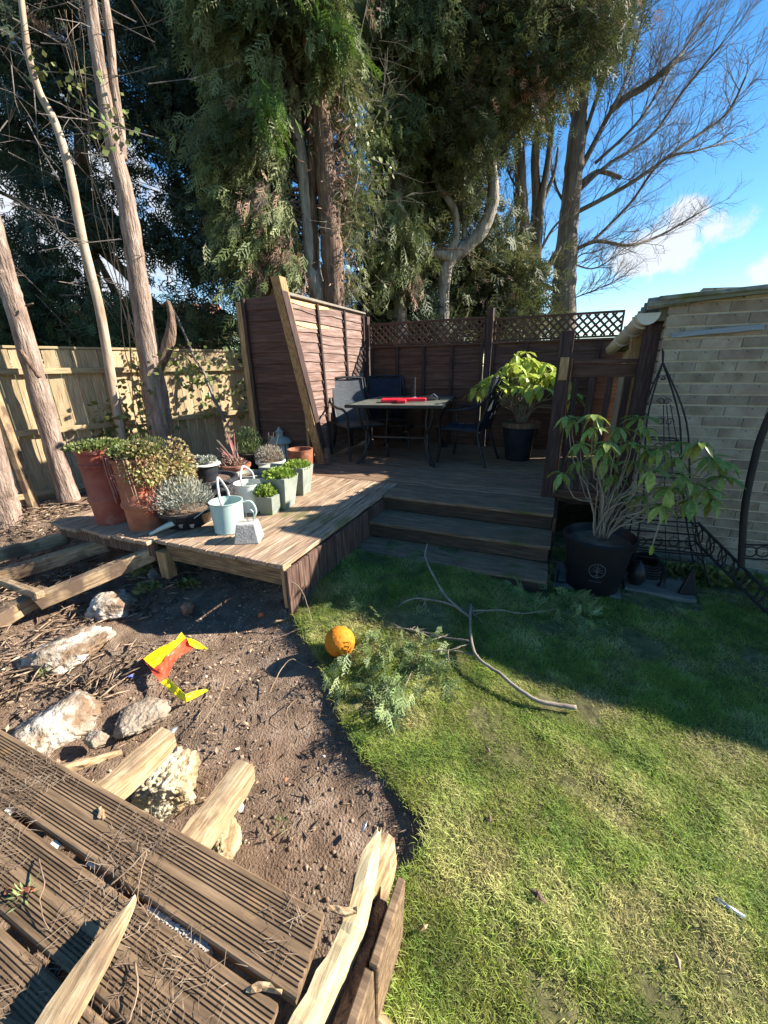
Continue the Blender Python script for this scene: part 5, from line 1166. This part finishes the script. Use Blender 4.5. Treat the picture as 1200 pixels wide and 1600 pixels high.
o = MB().hexa([(-.085, -.08, 0), (.085, -.08, 0), (.085, .08, 0), (-.085, .08, 0), (-.062, -.055, .135), (.062, -.055, .135), (.062, .055, .135), (-.062, .055, .135)]).build('block', 'concrete', t); bevel(o, .008, 2)
MB().tube(smooth_path([Vector((.01, 0, .13)), Vector((.0, 0, .19)), Vector((.03, 0, .22)), Vector((.05, 0, .19)), Vector((.04, 0, .13))], 4), .003, 5).build('wire_loop', 'galvanised', t)
# ivy tufts
for (x, y, z, lab) in [(222, 898, .1, 'ivy sprig in front of the stub deck leg'), (232, 925, .06, 'dark green ivy sprig above the farthest white lump'), (295, 918, .04, 'pale-edged ivy under the deck beam'), (345, 885, .06, 'ivy sprig deep in the shade under the deck'), (125, 812, .1, 'ivy at the foot of the second pine trunk'), (70, 1052, .03, 'small green weed on the large white slab'), (490, 985, .05, 'grass tuft by the deck corner'), (440, 1290, .0, 'small weed tuft in the bare soil'), (40, 1395, .31, 'green moss sprig on the near boards') ]:
    s_ = thing('ivy_sprig', lab, 'ivy', at(x, y, z)); small = y > 980; cushion('leaves', s_, 'ivy' if not small else 'green_leaf', (0, 0, 0), .07 if not small else .03, .07 if not small else .03, .06 if not small else .02, 60 if not small else 40, .035 if not small else .02, LEAFT if not small else SMALL, .4)
# ------------------------------------------------------------ corner by the garage: slabs, iron, ornaments
for (u0, u1, w0, w1, lab) in [(.12, .54, 2.74, 3.14, 'worn paving slab under the big black pot'), (.57, .98, 2.86, 3.20, 'worn paving slab right of the big black pot')]:
    t = uthing('paving_slab', lab, 'paving slab', (u0 + u1) / 2, (w0 + w1) / 2, .0, R(-3)); o = MB().box(-(u1 - u0) / 2, (u1 - u0) / 2, -(w1 - w0) / 2, (w1 - w0) / 2, -.03, .04, .006).build('slab', 'slab', t); bevel(o, .006, 2)
t = uthing('boot_scraper', 'black iron frame leaning in front of the big black pot', 'iron frame', .22, 2.80, .042, R(12))
for a, b in [((-.09, 0, .0), (.09, 0, 0)), ((-.09, 0, 0), (-.09, 0, .10)), ((.09, 0, 0), (.09, 0, .12)), ((-.06, .02, .15), (.08, 0, .11)), ((-.06, .02, .15), (.0, .0, .03)), ((.0, .01, .14), (.05, 0, .02))]: MB().tube([a, b], .008, 6).build('bar', 'iron', t)
def ornament(label, u, w, prof, name, cat, n=16, sx=1, extra=None):
    t = uthing(name, label, cat, u, w, .042); MB().lathe(prof, n).build('body', 'metal_dark', t, smooth=True); 
    if extra: extra(t)
    return t
ornament('small dark seated bird ornament on the slab in front of the pot', .37, 2.78, [(0, 0), (.028, 0), (.034, .03), (.028, .06), (.018, .075), (.024, .09), (.018, .112), (0, .118)], 'bird_ornament', 'ornament', extra=lambda t: MB().tube([(.0, -.02, .095), (.0, -.045, .09)], [.007, .001], 5).build('beak', 'iron', t))
t = uthing('ornament_plinth', 'small blue-grey block at the front edge of the slab', 'block', .45, 2.76, .042); bevel(MB().box(-.035, .035, -.02, .02, 0, .035).build('block', 'navy', t), .006)
ornament('dark pear-shaped ornament at the left of the right-hand slab', .64, 2.96, [(0, 0), (.035, 0), (.055, .04), (.055, .09), (.035, .14), (.012, .17), (0, .18)], 'pear_ornament', 'ornament')
ornament('short dark stake ornament in the middle of the right-hand slab', .80, 2.98, [(0, 0), (.03, 0), (.018, .02), (.016, .12), (.022, .13), (0, .14)], 'stake_ornament', 'ornament')
t = uthing('iron_doorstop', 'blue-black spade-shaped iron at the right end of the slab', 'doorstop', .93, 2.92, .042, R(10)); o = MB().hexa([(-.055, -.02, 0), (.055, -.02, 0), (.05, .02, 0), (-.05, .02, 0), (-.012, -.008, .17), (.016, -.008, .17), (.016, .012, .17), (-.012, .012, .17)]).build('blade', 'metal_dark', t); bevel(o, .012, 2); MB().tube([(0, 0, .16), (0, 0, .20)], .014, 8).build('grip', 'metal_dark', t)
t = uthing('coiled_hose', 'heap of dark hose and dead stems behind the ornaments', 'hose', .68, 3.15, .04)
for k in range(5): MB().tube([(.17 * math.cos(a) * (1 - .08 * k), .10 * math.sin(a), .03 + .02 * k + .02 * math.sin(2 * a)) for a in np.linspace(0, 6.28, 20)], .010, 6).build('coil', 'iron', t)
sticks('corner_litter', 700, (1.3, 3.0, 2.3, 2.95), .03, .12, .0015, 'litter', 'dead stems along the foot of the garage wall', 'twig litter', .06, lawn=True)
iv = uthing('ground_ivy', 'low dark green leaves along the foot of the garage wall', 'ground cover', 1.05, 3.25, .0); cushion('leaves', iv, 'ivy', (0, 0, 0), .5, .12, .09, 700, .05, LEAFT, .5)
# obelisk
ob = uthing('garden_obelisk', 'thin black iron obelisk with scrolls leaning against the garage wall', 'obelisk', .86, 3.20, .0)
apex = Vector((-.26, .14, 1.50))
ft = [Vector((.26, -.08, .0)), Vector((-.22, -.10, .0)), Vector((.24, .22, .0)), Vector((-.24, .20, .0))]
for q in ft:
    m_ = q.lerp(apex, .75); out = (q - Vector((0, .06, 0))) ; m_ = m_ + Vector((out.x * .22, out.y * .22, 0)); MB().tube(smooth_path([q, q.lerp(apex, .4), m_, apex], 5), .0055, 6).build('leg', 'iron', ob)
for q in (Vector((0, -.09, 0)), Vector((.25, .07, 0)), Vector((0.1, -.09, 0))): MB().tube([q, q.lerp(apex, .82)], .003, 5).build('rod', 'iron', ob)
for hh in (.18, .42, .75, 1.0):
    ring = [q.lerp(apex, hh / 1.5) for q in (ft[0], ft[1], ft[3], ft[2], ft[0])]; MB().tube(ring, .0045, 5).build('hoop', 'iron', ob)
MB().tube([apex, apex + Vector((-.01, 0, .06)), apex + Vector((-.02, 0, .09))], [.006, .008, .001], 6).build('finial', 'iron', ob)
def curl(c, r, sgn, n=14): return [Vector((c[0] + sgn * r * (1 - i / n * .75) * math.cos(i * .55), c[1], c[2] + r * (1 - i / n * .75) * math.sin(i * .55))) for i in range(n)]
for hh in (.28, .5, .62, .85, .95, 1.12, 1.25, 1.4):
    for s in (-1, 1):
        c = ft[1].lerp(ft[0], .5 + s * .22).lerp(apex, hh / 1.5); MB().tube(curl(c, .045 * (1.35 - hh / 1.5), s), .003, 5).build('scroll', 'iron', ob)
# collapsed arch: curved upright, rails on edge, ladder strip of rings
ar = uthing('garden_arch', 'collapsed black iron garden arch with ringed side panels at the right edge', 'garden arch', 1.2, 3.1, 0)
def arw(name, pts, r, n=6):
    off = Vector(ar.location); Rm = Matrix.Rotation(A, 3, 'Z'); return MB().tube([Rm @ (Vector(p) - off) for p in pts], r, n).build(name, 'iron', ar, smooth=True)
up_ = smooth_path([plw(1158, 885, 2.95), plw(1163, 800, 2.98), plw(1175, 735, 3.0), plw(1190, 680, 3.0), plw(1215, 630, 3.0), plw(1260, 590, 3.0)], 4); arw('upright', up_, .019, 10)
for (a, b, wv) in [((958, 808), (1092, 818), 3.25), ((958, 826), (1090, 836), 3.25), ((960, 842), (1088, 846), 3.2), ((965, 852), (1110, 866), 3.1), ((985, 858), (1108, 869), 3.1), ((1160, 851), (1215, 852), 2.95), ((1160, 872), (1215, 876), 2.95)]: arw('side_rail', [plw(*a, wv), plw(*b, wv)], .006)
top0, top1, bot0, bot1 = plw(1090, 816, 3.2), at(1225, 950, .10), plw(1086, 846, 3.2), at(1205, 965, .02)
arw('ladder_rail', [top0, top0.lerp(top1, .5), top1], .009); arw('ladder_rail', [bot0, bot0.lerp(bot1, .5), bot1], .008)
for k in range(13):
    t0 = (k + .5) / 13; c = top0.lerp(top1, t0).lerp(bot0.lerp(bot1, t0), .5); ax = (top1 - top0).normalized(); ay = ((bot0.lerp(bot1, t0)) - (top0.lerp(top1, t0))); rr = ay.length / 2 * .9; ay.normalize()
    ra = rr * (1 if k % 2 else .6); arw('ring', [c + ax * ra * .8 * math.cos(t) + ay * rr * math.sin(t) for t in np.linspace(0, 6.283, 15)], .0045, 5)
for k in range(5):
    c = plw(975 + k * 26, 846, 3.15); arw('ring', [c + XY(.03 * math.cos(t), 0, 0) + Vector((0, 0, .035 * math.sin(t))) for t in np.linspace(0, 6.283, 13)], .0035, 5)
for k in range(3):
    c = plw(1172 + k * 20, 862, 2.95); arw('ring', [c + XY(.034 * math.cos(t), 0, 0) + Vector((0, 0, .034 * math.sin(t))) for t in np.linspace(0, 6.283, 13)], .0045, 5)

# ------------------------------------------------------------ trees
def tree(name, label, base, cat='tree', group=None): return thing(name, label, cat, base, 0, group)
def tr_mesh(t, name, mat, specs, n=12, rough=.07):
    mb = MB(); last = None
    for px, Y, ws in specs: last = trunk(mb, px, Y, ws, n, rough)
    return mb.build(name, mat, t, smooth=True, world=True)
def tree_twigs(t, starts, mat='twig', name='bare_twigs'):
    mb = MB()
    for pts, r in starts: mb.tube(pts, [r * (1 - .7 * i / (len(pts) - 1)) for i in range(len(pts))], 4, False)
    o = mb.build(name, mat, t, world=True); o['kind'] = 'stuff'; return o
def rand_twigs(px_poly, d0, d1, n, l0, l1, r=.004, dirn=(0, 0, 0)):
    out = []
    for p in crown_points(px_poly, d0, d1, n):
        d = Vector((random.gauss(0, 1), random.gauss(0, 1), random.gauss(0, .6))) + Vector(dirn); d.normalize(); l_ = random.uniform(l0, l1); b = p + d * l_ * .5 + Vector((0, 0, -.06 * l_)); e = p + d * l_ + Vector((random.uniform(-.1, .1), 0, random.uniform(-.3, .1))) * l_
        out.append(([p, b, e], r)); m = p.lerp(b, .8)
        for k in range(3):
            dd = (d + Vector((random.gauss(0, .6), random.gauss(0, .6), random.gauss(0, .5)))).normalized(); out.append(([m, m + dd * l_ * .2, m + dd * l_ * .35 + Vector((0, 0, -.03))], r * .55))
    return out
# near pink-brown pines on the left
t = tree('pine_tree', 'leaning pink-barked pine trunk at the far left edge, rising out of frame', at(12, 838, 0)); tr_mesh(t, 'trunk', 'bark', [([(22, 850), (8, 790), (-6, 730), (-30, 640), (-60, 520), (-110, 300)], 3.7, [44, 36, 34, 32, 30, 28])])
t = tree('pine_tree', 'pink-barked pine trunk leaning left with a fork at its top, second from the left', at(108, 800, 0))
tr_mesh(t, 'trunk', 'bark', [([(122, 835), (105, 770), (82, 690), (55, 590), (30, 500), (12, 445), (5, 425)], 4.4, [38, 28, 27, 27, 27, 28, 30]), ([(14, 450), (6, 410), (-12, 340), (-40, 240)], 4.4, [26, 22, 22, 20]), ([(8, 450), (-14, 420), (-50, 390)], 4.4, [18, 16, 14])])
tr_mesh(t, 'branch_stub', 'bark_brown', [([(62, 590), (35, 552), (32, 548)], 4.3, [7, 6, 3]), ([(40, 478), (52, 474)], 4.35, [3, 2])], 6)
t = tree('thin_tree', 'very thin pale tree trunk bending across the left of the picture', atd(195, 745, 4.9)); t.location.z = 0
tr_mesh(t, 'trunk', 'bark_tan', [([(200, 790), (190, 690), (172, 580), (155, 480), (130, 380), (107, 260), (85, 190), (62, 145), (45, 90), (38, 40), (30, -30)], 4.9, [14, 13, 14, 14, 14, 13, 12, 11, 10, 9, 8])], 8, .03)
t = tree('pine_tree', 'tall straight pink-brown trunk with a twin stem high up, right of the thin tree', atd(255, 720, 5.1)); t.location.z = 0
tr_mesh(t, 'trunk', 'bark', [([(262, 800), (252, 680), (240, 600), (222, 480), (208, 380), (195, 300), (178, 230), (165, 160), (152, 80), (138, -30)], 5.1, [44, 38, 34, 29, 27, 25, 22, 21, 19, 17]), ([(192, 250), (188, 200), (178, 130), (172, 60), (160, -30)], 5.15, [12, 13, 12, 12, 11])])
tr_mesh(t, 'low_limb', 'bark_brown', [([(236, 590), (262, 540), (268, 500), (262, 470)], 5.15, [22, 18, 12, 6])], 8)
vines = []
for k in range(6):
    x0 = random.uniform(-12, 12); pts = [atd(240 - (700 - y) * .20 + x0 + 9 * math.sin(y * .02 + k), y, 5.02) for y in range(690, 0, -45)]; vines.append((pts, .006))
tree_twigs(t, vines, 'root', 'vine_stems')
foliage('ivy_leaves', [(atd(x, y, 5.0), atd(x + 12, y + 25, 4.95)) for x, y in [(225, 560), (215, 590), (290, 570), (280, 560), (175, 190), (165, 180), (255, 650), (128, 130), (70, 100)]], 'ivy', t, 'any', 26, .06, LEAFT, off=t.location, spread=.12)
tree_twigs(t, rand_twigs([(0, 0), (250, 0), (250, 420), (0, 520)], 4.8, 6.0, 60, .4, 1.2, .005), 'twig', 'dead_twigs')
tag(root('long bare pole-like branch leaning behind the pots near the fence', [atd(350, 660, 5.6), atd(325, 600, 5.7), atd(290, 530, 5.8), atd(265, 470, 5.9)], .022, 'twig', 'leaning_branch', 'branch'), None)

# ivy on the long fence
iv = thing('fence_ivy', 'straggling ivy over the right end of the long pale fence', 'ivy', FP + Vector((1.6, 1.7, 0)))
pts = []
for (x, y) in [(212, 560), (205, 600), (210, 640), (300, 590), (280, 560), (340, 570), (365, 600), (380, 640), (300, 640), (355, 545), (170, 650), (150, 670), (185, 655), (160, 655), (372, 560), (330, 620)]:
    d = ray(x, y); a_l = FP; nrm = Vector((-math.sin(fa), math.cos(fa), 0)); q = (a_l - Vector((0, 0, EYE))).dot(nrm) / d.dot(nrm); p = Vector((0, 0, EYE)) + d * (q - .06); pts.append((p, p + Vector((.15, 0, -.1))))
foliage('leaves', pts, 'ivy', iv, 'any', 30, .075, LEAFT, off=iv.location, spread=.13)

def conifer(label, base_px, Y, trunks, poly, d0, d1, n, mat, kind='hang', per=34, size=.25, tmpl=None, gap=None, spread=.2, bark='bark_pale', gs=.9, name='conifer_tree', reach=1.3, lift=(.15, .55), group=None):
    b = atd(base_px[0], base_px[1], Y); b.z = 0; t = tree(name, label, b, 'tree', group)
    tr_mesh(t, 'trunk', bark, trunks)
    ends = crown_points(poly, d0, d1, n, gap, gs); bo = []
    for e in ends:
        ax = Vector((b.x, b.y, 0)); d = Vector((ax.x - e.x, ax.y - e.y, 0)); l_ = d.length; d = d / max(l_, .01) * min(l_, random.uniform(.5, 1) * reach)
        bo.append((e + d + Vector((0, 0, random.uniform(*lift))), e))
    dd_ = bo[::13] if mat == 'needle_mid' else bo[::29]; bo_ = [q for q in bo if q not in dd_]
    foliage('crown', bo_, mat, t, kind, per, size, tmpl, off=t.location, spread=spread)
    if len(dd_) > 4: foliage('dead_foliage', dd_, 'dead', t, kind, per, size * .8, tmpl, off=t.location, spread=spread)
    mb = MB()
    for s, e in bo[:: 2]:
        m_ = (s + e) / 2 + Vector((0, 0, .15)); mb.tube([s, m_, e], [.014, .009, .004], 4, False)
    tag(mb.build('boughs', 'bark_brown', t, world=True), kind='stuff'); return t, bo
# far dark fir behind the left fence
conifer('dark fir filling the upper left behind the fence', (150, 660), 9, [([(160, 660), (150, 500), (135, 330), (120, 150), (105, -60)], 9, [26, 24, 20, 16, 12]), ([(250, 590), (180, 510), (110, 460), (40, 400)], 9, [14, 12, 9, 5]), ([(260, 500), (200, 430), (130, 370), (60, 330), (0, 300)], 9, [16, 13, 11, 8, 5]), ([(215, 640), (195, 500), (150, 400)], 9, [16, 12, 8])],
        [(-60, -40), (330, -40), (400, 60), (420, 440), (380, 540), (250, 520), (-60, 520)], 7.4, 10.5, 330, 'needle_dark', 'flat', 30, .28, SPR_BIG, gap=.10, spread=.13, bark='bark_brown', gs=1.5)
conifer('bushy green conifer low behind the left fence', (60, 620), 7.6, [([(60, 650), (60, 520), (58, 470)], 7.6, [10, 8, 4])], [(-60, 440), (60, 470), (150, 480), (240, 505), (380, 510), (380, 560), (-60, 560)], 6.9, 8.0, 120, 'needle_yew', 'flat', 30, .22, SPR_Y, spread=.16, bark='bark_brown', gap=-.25, gs=1.4)
BARE.append(([(455, 25), (463, 200), (474, 270), (484, 350), (494, 480)], 21, 6.85)); BARE.append(([(506, 120), (512, 300), (518, 380), (524, 480)], 20, 6.7)); BARE.append(([(625, 425), (628, 510)], 12, 7.9))
# the grey-green weeping conifer, left of the pale trunk
conifer('weeping grey-green cypress with hanging sprays, left of the pale central trunk', (495, 560), 6.75, [([(500, 640), (500, 480), (490, 430), (484, 350), (474, 270), (463, 200), (458, 120), (455, 40), (450, -60)], 6.75, [30, 26, 26, 24, 22, 20, 20, 18, 16])],
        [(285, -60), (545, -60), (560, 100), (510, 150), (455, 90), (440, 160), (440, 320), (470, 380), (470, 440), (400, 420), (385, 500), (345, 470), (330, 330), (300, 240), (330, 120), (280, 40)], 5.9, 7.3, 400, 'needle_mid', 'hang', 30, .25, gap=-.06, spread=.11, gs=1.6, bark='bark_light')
conifer('dark inner cypress behind the weeping one', (380, 560), 8.3, [([(385, 640), (385, 480), (380, 200), (375, -40)], 8.3, [22, 20, 16, 10])], [(250, -60), (560, -60), (560, 440), (380, 520), (320, 500), (260, 200)], 7.6, 9.2, 230, 'needle_dark', 'hang', 26, .32, SPR_BIG, spread=.2, bark='bark_brown', gap=.0, gs=1.3)
t, _ = conifer('shaggy brown trunk wrapped in dead ivy, right of the pale central trunk', (520, 600), 6.6, [([(524, 640), (522, 460), (518, 380), (512, 300), (505, 220), (500, 150), (495, 60), (488, -50)], 6.6, [38, 34, 34, 32, 30, 26, 20, 16]), ([(492, 480), (490, 380), (488, 260), (486, 150), (482, 20)], 6.7, [13, 13, 13, 12, 10])],
        [(500, 90), (560, 110), (600, 180), (600, 300), (560, 470), (530, 470), (540, 300)], 6.7, 7.2, 45, 'needle_mid', 'hang', 30, .18, spread=.14, bark='bark_brown', name='ivy_clad_tree')
foliage('dead_ivy', [(atd(random.uniform(496, 540) - (470 - y) * .05, y, random.uniform(6.4, 6.65)), atd(random.uniform(500, 545) - (470 - y) * .05, y + 25, random.uniform(6.35, 6.6))) for y in range(110, 470, 6) for _ in (0, 1)], 'dead', t, 'any', 22, .10, [(TUFT_V * [1.6, 1, 1], TUFT_F)], off=t.location, spread=.10)
foliage('ivy_leaves', [(atd(x, y, 6.6), atd(x + 8, y + 20, 6.55)) for x, y in [(560, 180), (575, 150), (590, 200), (580, 230), (565, 260), (555, 300), (545, 340), (550, 360), (560, 230), (540, 420), (570, 450), (590, 260), (545, 160)]], 'ivy', t, 'any', 24, .06, LEAFT, off=t.location, spread=.14)
foliage('dead_spray', [(atd(x, y - 20, 6.3), atd(x + random.uniform(-15, 15), y + 30, 6.25)) for x, y in [(400, 400), (420, 390), (440, 395), (455, 410), (470, 420), (410, 415), (385, 410), (445, 380), (430, 420)]], 'dead', t, 'hang', 40, .17, SPR, off=t.location, spread=.10)
tree_twigs(t, rand_twigs([(470, 60), (600, 60), (600, 480), (520, 480)], 6.3, 6.9, 110, .25, .8, .004, (.6, -.2, 0)), 'sage', 'dead_twigs')
foliage('bright_spray', [(atd(400, 130, 5.9), atd(432, 190, 5.8)), (atd(400, 150, 5.9), atd(440, 210, 5.8)), (atd(500, 30, 6.0), atd(540, 80, 5.9)), (atd(480, 20, 6.0), atd(530, 50, 5.9))], 'needle_bright', t, 'hang', 40, .2, SPR, off=t.location, spread=.12)
conifer('weeping cypress with drooping fingers of foliage, right of the ivy-clad trunk', (625, 600), 8, [([(628, 640), (626, 500), (624, 400), (618, 250), (610, 80), (605, -50)], 8, [26, 22, 20, 16, 13, 10])],
        [(540, -60), (720, -60), (705, 60), (650, 150), (665, 210), (640, 260), (655, 330), (665, 420), (640, 470), (600, 470), (560, 440), (590, 300), (600, 180), (560, 90)], 7.3, 8.8, 290, 'needle_mid', 'hang', 30, .26, gap=-.06, spread=.12, gs=1.5)
conifer('very dark spruce between the weeping cypress and the twisted trunk', (700, 600), 10, [([(690, 640), (688, 450), (685, 200), (680, -50)], 10, [18, 16, 14, 10])], [(530, -60), (760, -60), (770, 260), (700, 300), (660, 260), (620, 420), (600, 120)], 8.8, 10.8, 260, 'needle_dark', 'hang', 34, .36, SPR_BIG, spread=.3, bark='bark_brown', gap=-.1, gs=1.1)
BARE.append(([(771, 268), (766, 330), (750, 365), (725, 388), (700, 412)], 24, 8.55)); BARE.append(([(682, 280), (698, 308), (710, 330), (713, 360), (700, 392)], 18, 8.5)); BARE.append(([(662, 380), (666, 408)], 30, 8.5)); BARE.append(([(693, 400), (692, 500)], 14, 8.6))
# twisted pale yew
conifer('yew with twisted pale limbs curving up behind the lattice fence', (692, 560), 8.5, [([(695, 620), (692, 500), (693, 450), (700, 410), (725, 388), (750, 365), (766, 330), (771, 300), (768, 260), (758, 200), (755, 130)], 8.5, [22, 20, 19, 22, 20, 20, 20, 18, 15, 9, 5]), ([(705, 402), (690, 398), (662, 392), (645, 398)], 8.4, [14, 15, 14, 12]), ([(690, 398), (708, 384), (713, 360), (710, 330), (698, 308), (684, 290), (682, 240), (680, 160)], 8.4, [13, 12, 11, 11, 10, 8, 6, 4]), ([(725, 385), (726, 350), (722, 300), (730, 240), (735, 160)], 8.6, [10, 9, 8, 7, 5]), ([(700, 305), (712, 285), (722, 262)], 8.4, [8, 6, 4])],
        [(655, -60), (990, -60), (985, 40), (935, 120), (985, 70), (965, 80), (925, 130), (880, 150), (885, 200), (800, 240), (785, 275), (740, 285), (700, 240), (660, 200), (700, 80)], 7.4, 10.0, 620, 'needle_yew', 'flat', 30, .19, SPR_Y, gap=-.15, spread=.15, gs=1.2, name='yew_tree')
conifer('low yew sprays around the foot of the twisted trunk', (660, 560), 8.3, [([(650, 600), (652, 500), (655, 440)], 8.3, [6, 5, 3])], [(640, 230), (700, 300), (780, 290), (800, 330), (780, 420), (650, 430), (620, 330)], 8.2, 9.8, 60, 'needle_yew', 'flat', 34, .2, SPR_Y, spread=.2, gap=-.02, gs=1.6, name='yew_tree')
conifer('broad low evergreen right behind the back fence', (740, 560), 10, [([(745, 600), (745, 500), (750, 440)], 10, [12, 9, 4])], [(560, 470), (620, 440), (720, 410), (800, 395), (850, 440), (850, 540), (560, 540)], 8.6, 11.5, 190, 'needle_yew', 'flat', 40, .28, SPR_Y, spread=.28, gap=-.3, bark='bark_brown')
conifer('small dark evergreen behind the left half of the lattice', (600, 560), 8.2, [([(600, 600), (600, 500)], 8.2, [8, 5])], [(570, 475), (640, 480), (700, 470), (700, 540), (570, 540)], 8.0, 9.2, 60, 'needle_dark', 'flat', 36, .24, SPR_Y, spread=.2, bark='bark_brown')
# bare deciduous trees at the right
def grow(mb, p, d, l, r, lv, up=.25, out=None):
    n = 4; pts = [p.copy()]; q = p.copy(); dd = d.copy()
    for i in range(n):
        dd = (dd + Vector((random.gauss(0, .10), random.gauss(0, .10), random.gauss(0, .07) + up * .12))).normalized(); q = q + dd * (l / n); pts.append(q.copy())
    mb.tube(pts, [max(.002, r * (1 - .55 * i / n)) for i in range(n + 1)], 4 if lv else 3, False)
    if lv == 0: return
    kids = 6 if lv > 1 else 6
    for k in range(kids):
        t = .25 + .75 * (k + random.random()) / kids; i = min(n - 1, int(t * n)); b = pts[i].lerp(pts[i + 1], t * n - i)
        ax = dd.cross(Vector((random.gauss(0, 1), random.gauss(0, 1), random.gauss(0, 1)))).normalized(); nd = (Matrix.Rotation(random.uniform(.4, .95), 3, ax) @ dd + Vector((.06, 0, up * .4))).normalized()
        grow(mb, b, nd, l * random.uniform(.45, .7), r * .5, lv - 1, up)
def limb_px(mb, twm, pts, Y, w0, w1, dense=10, tl=.9):
    dense = int(dense * 1.7)
    P_ = smooth_path([atd(x, y, Y + .5 * i * random.uniform(-.3, .3)) for i, (x, y) in enumerate(pts)], 6); k = len(P_)
    zz = Y * 1.0
    rr = [(w0 + (w1 - w0) * i / k) / 2 / F * zz for i in range(k)]; mb.tube(P_, rr, 8)
    for j in range(dense):
        t = (.12 + .88 * j / dense) * (k - 1); i = min(k - 2, int(t)); b = P_[i].lerp(P_[i + 1], t - i); d = (P_[i + 1] - P_[i]).normalized()
        ax = d.cross(Vector((random.gauss(0, 1), random.gauss(0, 1), random.gauss(0, 1)))).normalized(); nd = (Matrix.Rotation(random.uniform(.3, .8), 3, ax) @ d + Vector((.08, 0, .4))).normalized()
        grow(twm, b, nd, tl * random.uniform(.7, 1.3) * (1 - .25 * j / dense), .010, 2)
    grow(twm, P_[-1], (P_[-1] - P_[-2]).normalized(), tl, .01, 2)
bt = tree('bare_tree', 'large bare deciduous tree with fine twigs sweeping right against the sky', atd(880, 560, 11)); bt.location.z = 0
mb = MB(); tw = MB(); trunk(mb, [(878, 640), (880, 490), (884, 400), (890, 330), (897, 260), (905, 180), (912, 110), (922, 30), (930, -60)], 11, [38, 36, 32, 29, 27, 24, 20, 15, 10], 14, .08)
for pts, a, b, dn, tl in [([(908, 262), (928, 225), (943, 195), (962, 160), (977, 127), (1000, 47)], 9, 3, 9, .9), ([(955, 172), (980, 150), (1003, 138), (1033, 115), (1062, 88)], 11, 6, 8, .9), ([(900, 332), (943, 310), (1000, 277), (1067, 227), (1133, 180), (1165, 120)], 8, 2, 13, .8), ([(896, 392), (933, 377), (983, 383), (1033, 367), (1088, 335)], 7, 2, 9, .75),
                          ([(925, 378), (983, 320), (1033, 253), (1090, 235), (1150, 218)], 5, 1.5, 11, .75), ([(905, 298), (950, 257), (1017, 213), (1067, 143), (1130, 66)], 6, 2, 12, .85), ([(930, 255), (1000, 187), (1053, 100), (1110, 20)], 5, 2, 10, .9), ([(905, 240), (930, 160), (960, 80), (1010, -40)], 7, 3, 11, 1.0), ([(900, 200), (880, 120), (880, 20)], 6, 3, 6, .8),
                          ([(910, 285), (935, 268), (970, 278)], 8, 5, 2, .5), ([(890, 330), (872, 300), (862, 270)], 5, 2, 4, .6), ([(920, 110), (960, 60), (1010, 0), (1050, -50)], 6, 3, 9, 1.0), ([(890, 410), (925, 420), (955, 405)], 3, 1, 6, .5), ([(884, 430), (905, 400), (925, 395)], 3, 1, 4, .5), ([(885, 470), (925, 455), (960, 440)], 2.5, 1, 6, .55), ([(877, 460), (850, 445), (835, 452)], 7, 3, 3, .5)]:
    limb_px(mb, tw, pts, 11, a * .8, b, dn, tl)
mb.build('trunk', 'bark_grey', bt, smooth=True, world=True); tw.build('bare_twigs', 'twig', bt, world=True)
bt = tree('bare_tree', 'multi-stemmed bare tree with upright stems left of the large bare one', atd(830, 560, 10.4)); bt.location.z = 0
mb = MB(); tw = MB(); trunk(mb, [(832, 640), (830, 490), (826, 430), (818, 380), (814, 300), (812, 220), (815, 140)], 10.4, [28, 26, 26, 24, 18, 15, 10], 12, .08)
trunk(mb, [(836, 440), (840, 380), (845, 320), (855, 260), (862, 200), (866, 140)], 10.4, [16, 14, 12, 10, 8, 6], 10); trunk(mb, [(822, 400), (838, 330), (836, 250), (842, 180)], 10.5, [14, 14, 13, 9], 10); trunk(mb, [(834, 460), (850, 430), (866, 400), (875, 385)], 10.2, [14, 11, 9, 6], 8); trunk(mb, [(850, 310), (866, 270), (872, 230)], 10.4, [7, 5, 3], 8)
for pts, a, b, dn, tl in [([(822, 390), (808, 340), (803, 300)], 4, 2, 4, .6), ([(840, 400), (862, 360), (880, 340)], 4, 2, 4, .6), ([(800, 330), (790, 360), (806, 410)], 4, 2, 3, .4), ([(826, 430), (800, 400), (770, 380), (752, 350)], 6, 2, 5, .6), ([(812, 300), (795, 270), (785, 220)], 3, 1, 3, .5)]: limb_px(mb, tw, pts, 10.4, a, b, dn, tl)
mb.build('trunk', 'bark_grey', bt, smooth=True, world=True); tw.build('bare_twigs', 'twig', bt, world=True)
# ------------------------------------------------------------ house beyond the left fence
h = thing('brick_house', 'red brick house with a pale roof edge glimpsed beyond the left fence', 'house', (-13.5, 24, 0), R(12))
lbox('wall', -4, 4.2, 0, 6, 0, 4.0, 'house_brick', h, 0); board_obj('roof', [(-4.3, -.4, 4.0), (4.5, -.4, 4.0), (4.5, 6.4, 4.0), (-4.3, 6.4, 4.0), (-4.0, 2.6, 5.3), (4.2, 2.6, 5.3), (4.2, 3.4, 5.3), (-4.0, 3.4, 5.3)], 'roof_tile', h, 0)
lbox('gutter_board', -4.3, 4.5, -.50, -.41, 3.9, 4.08, 'white_paint', h, 0)
for x in (-2.5, 1.2): wn = lbox('window', x, x + 1.4, -.05, -.004, 1.2, 2.6, 'white_paint', h, 0); lbox('pane', -.6, .6, -.035, -.026, -.6, .6, 'glass_dark', wn, 0)
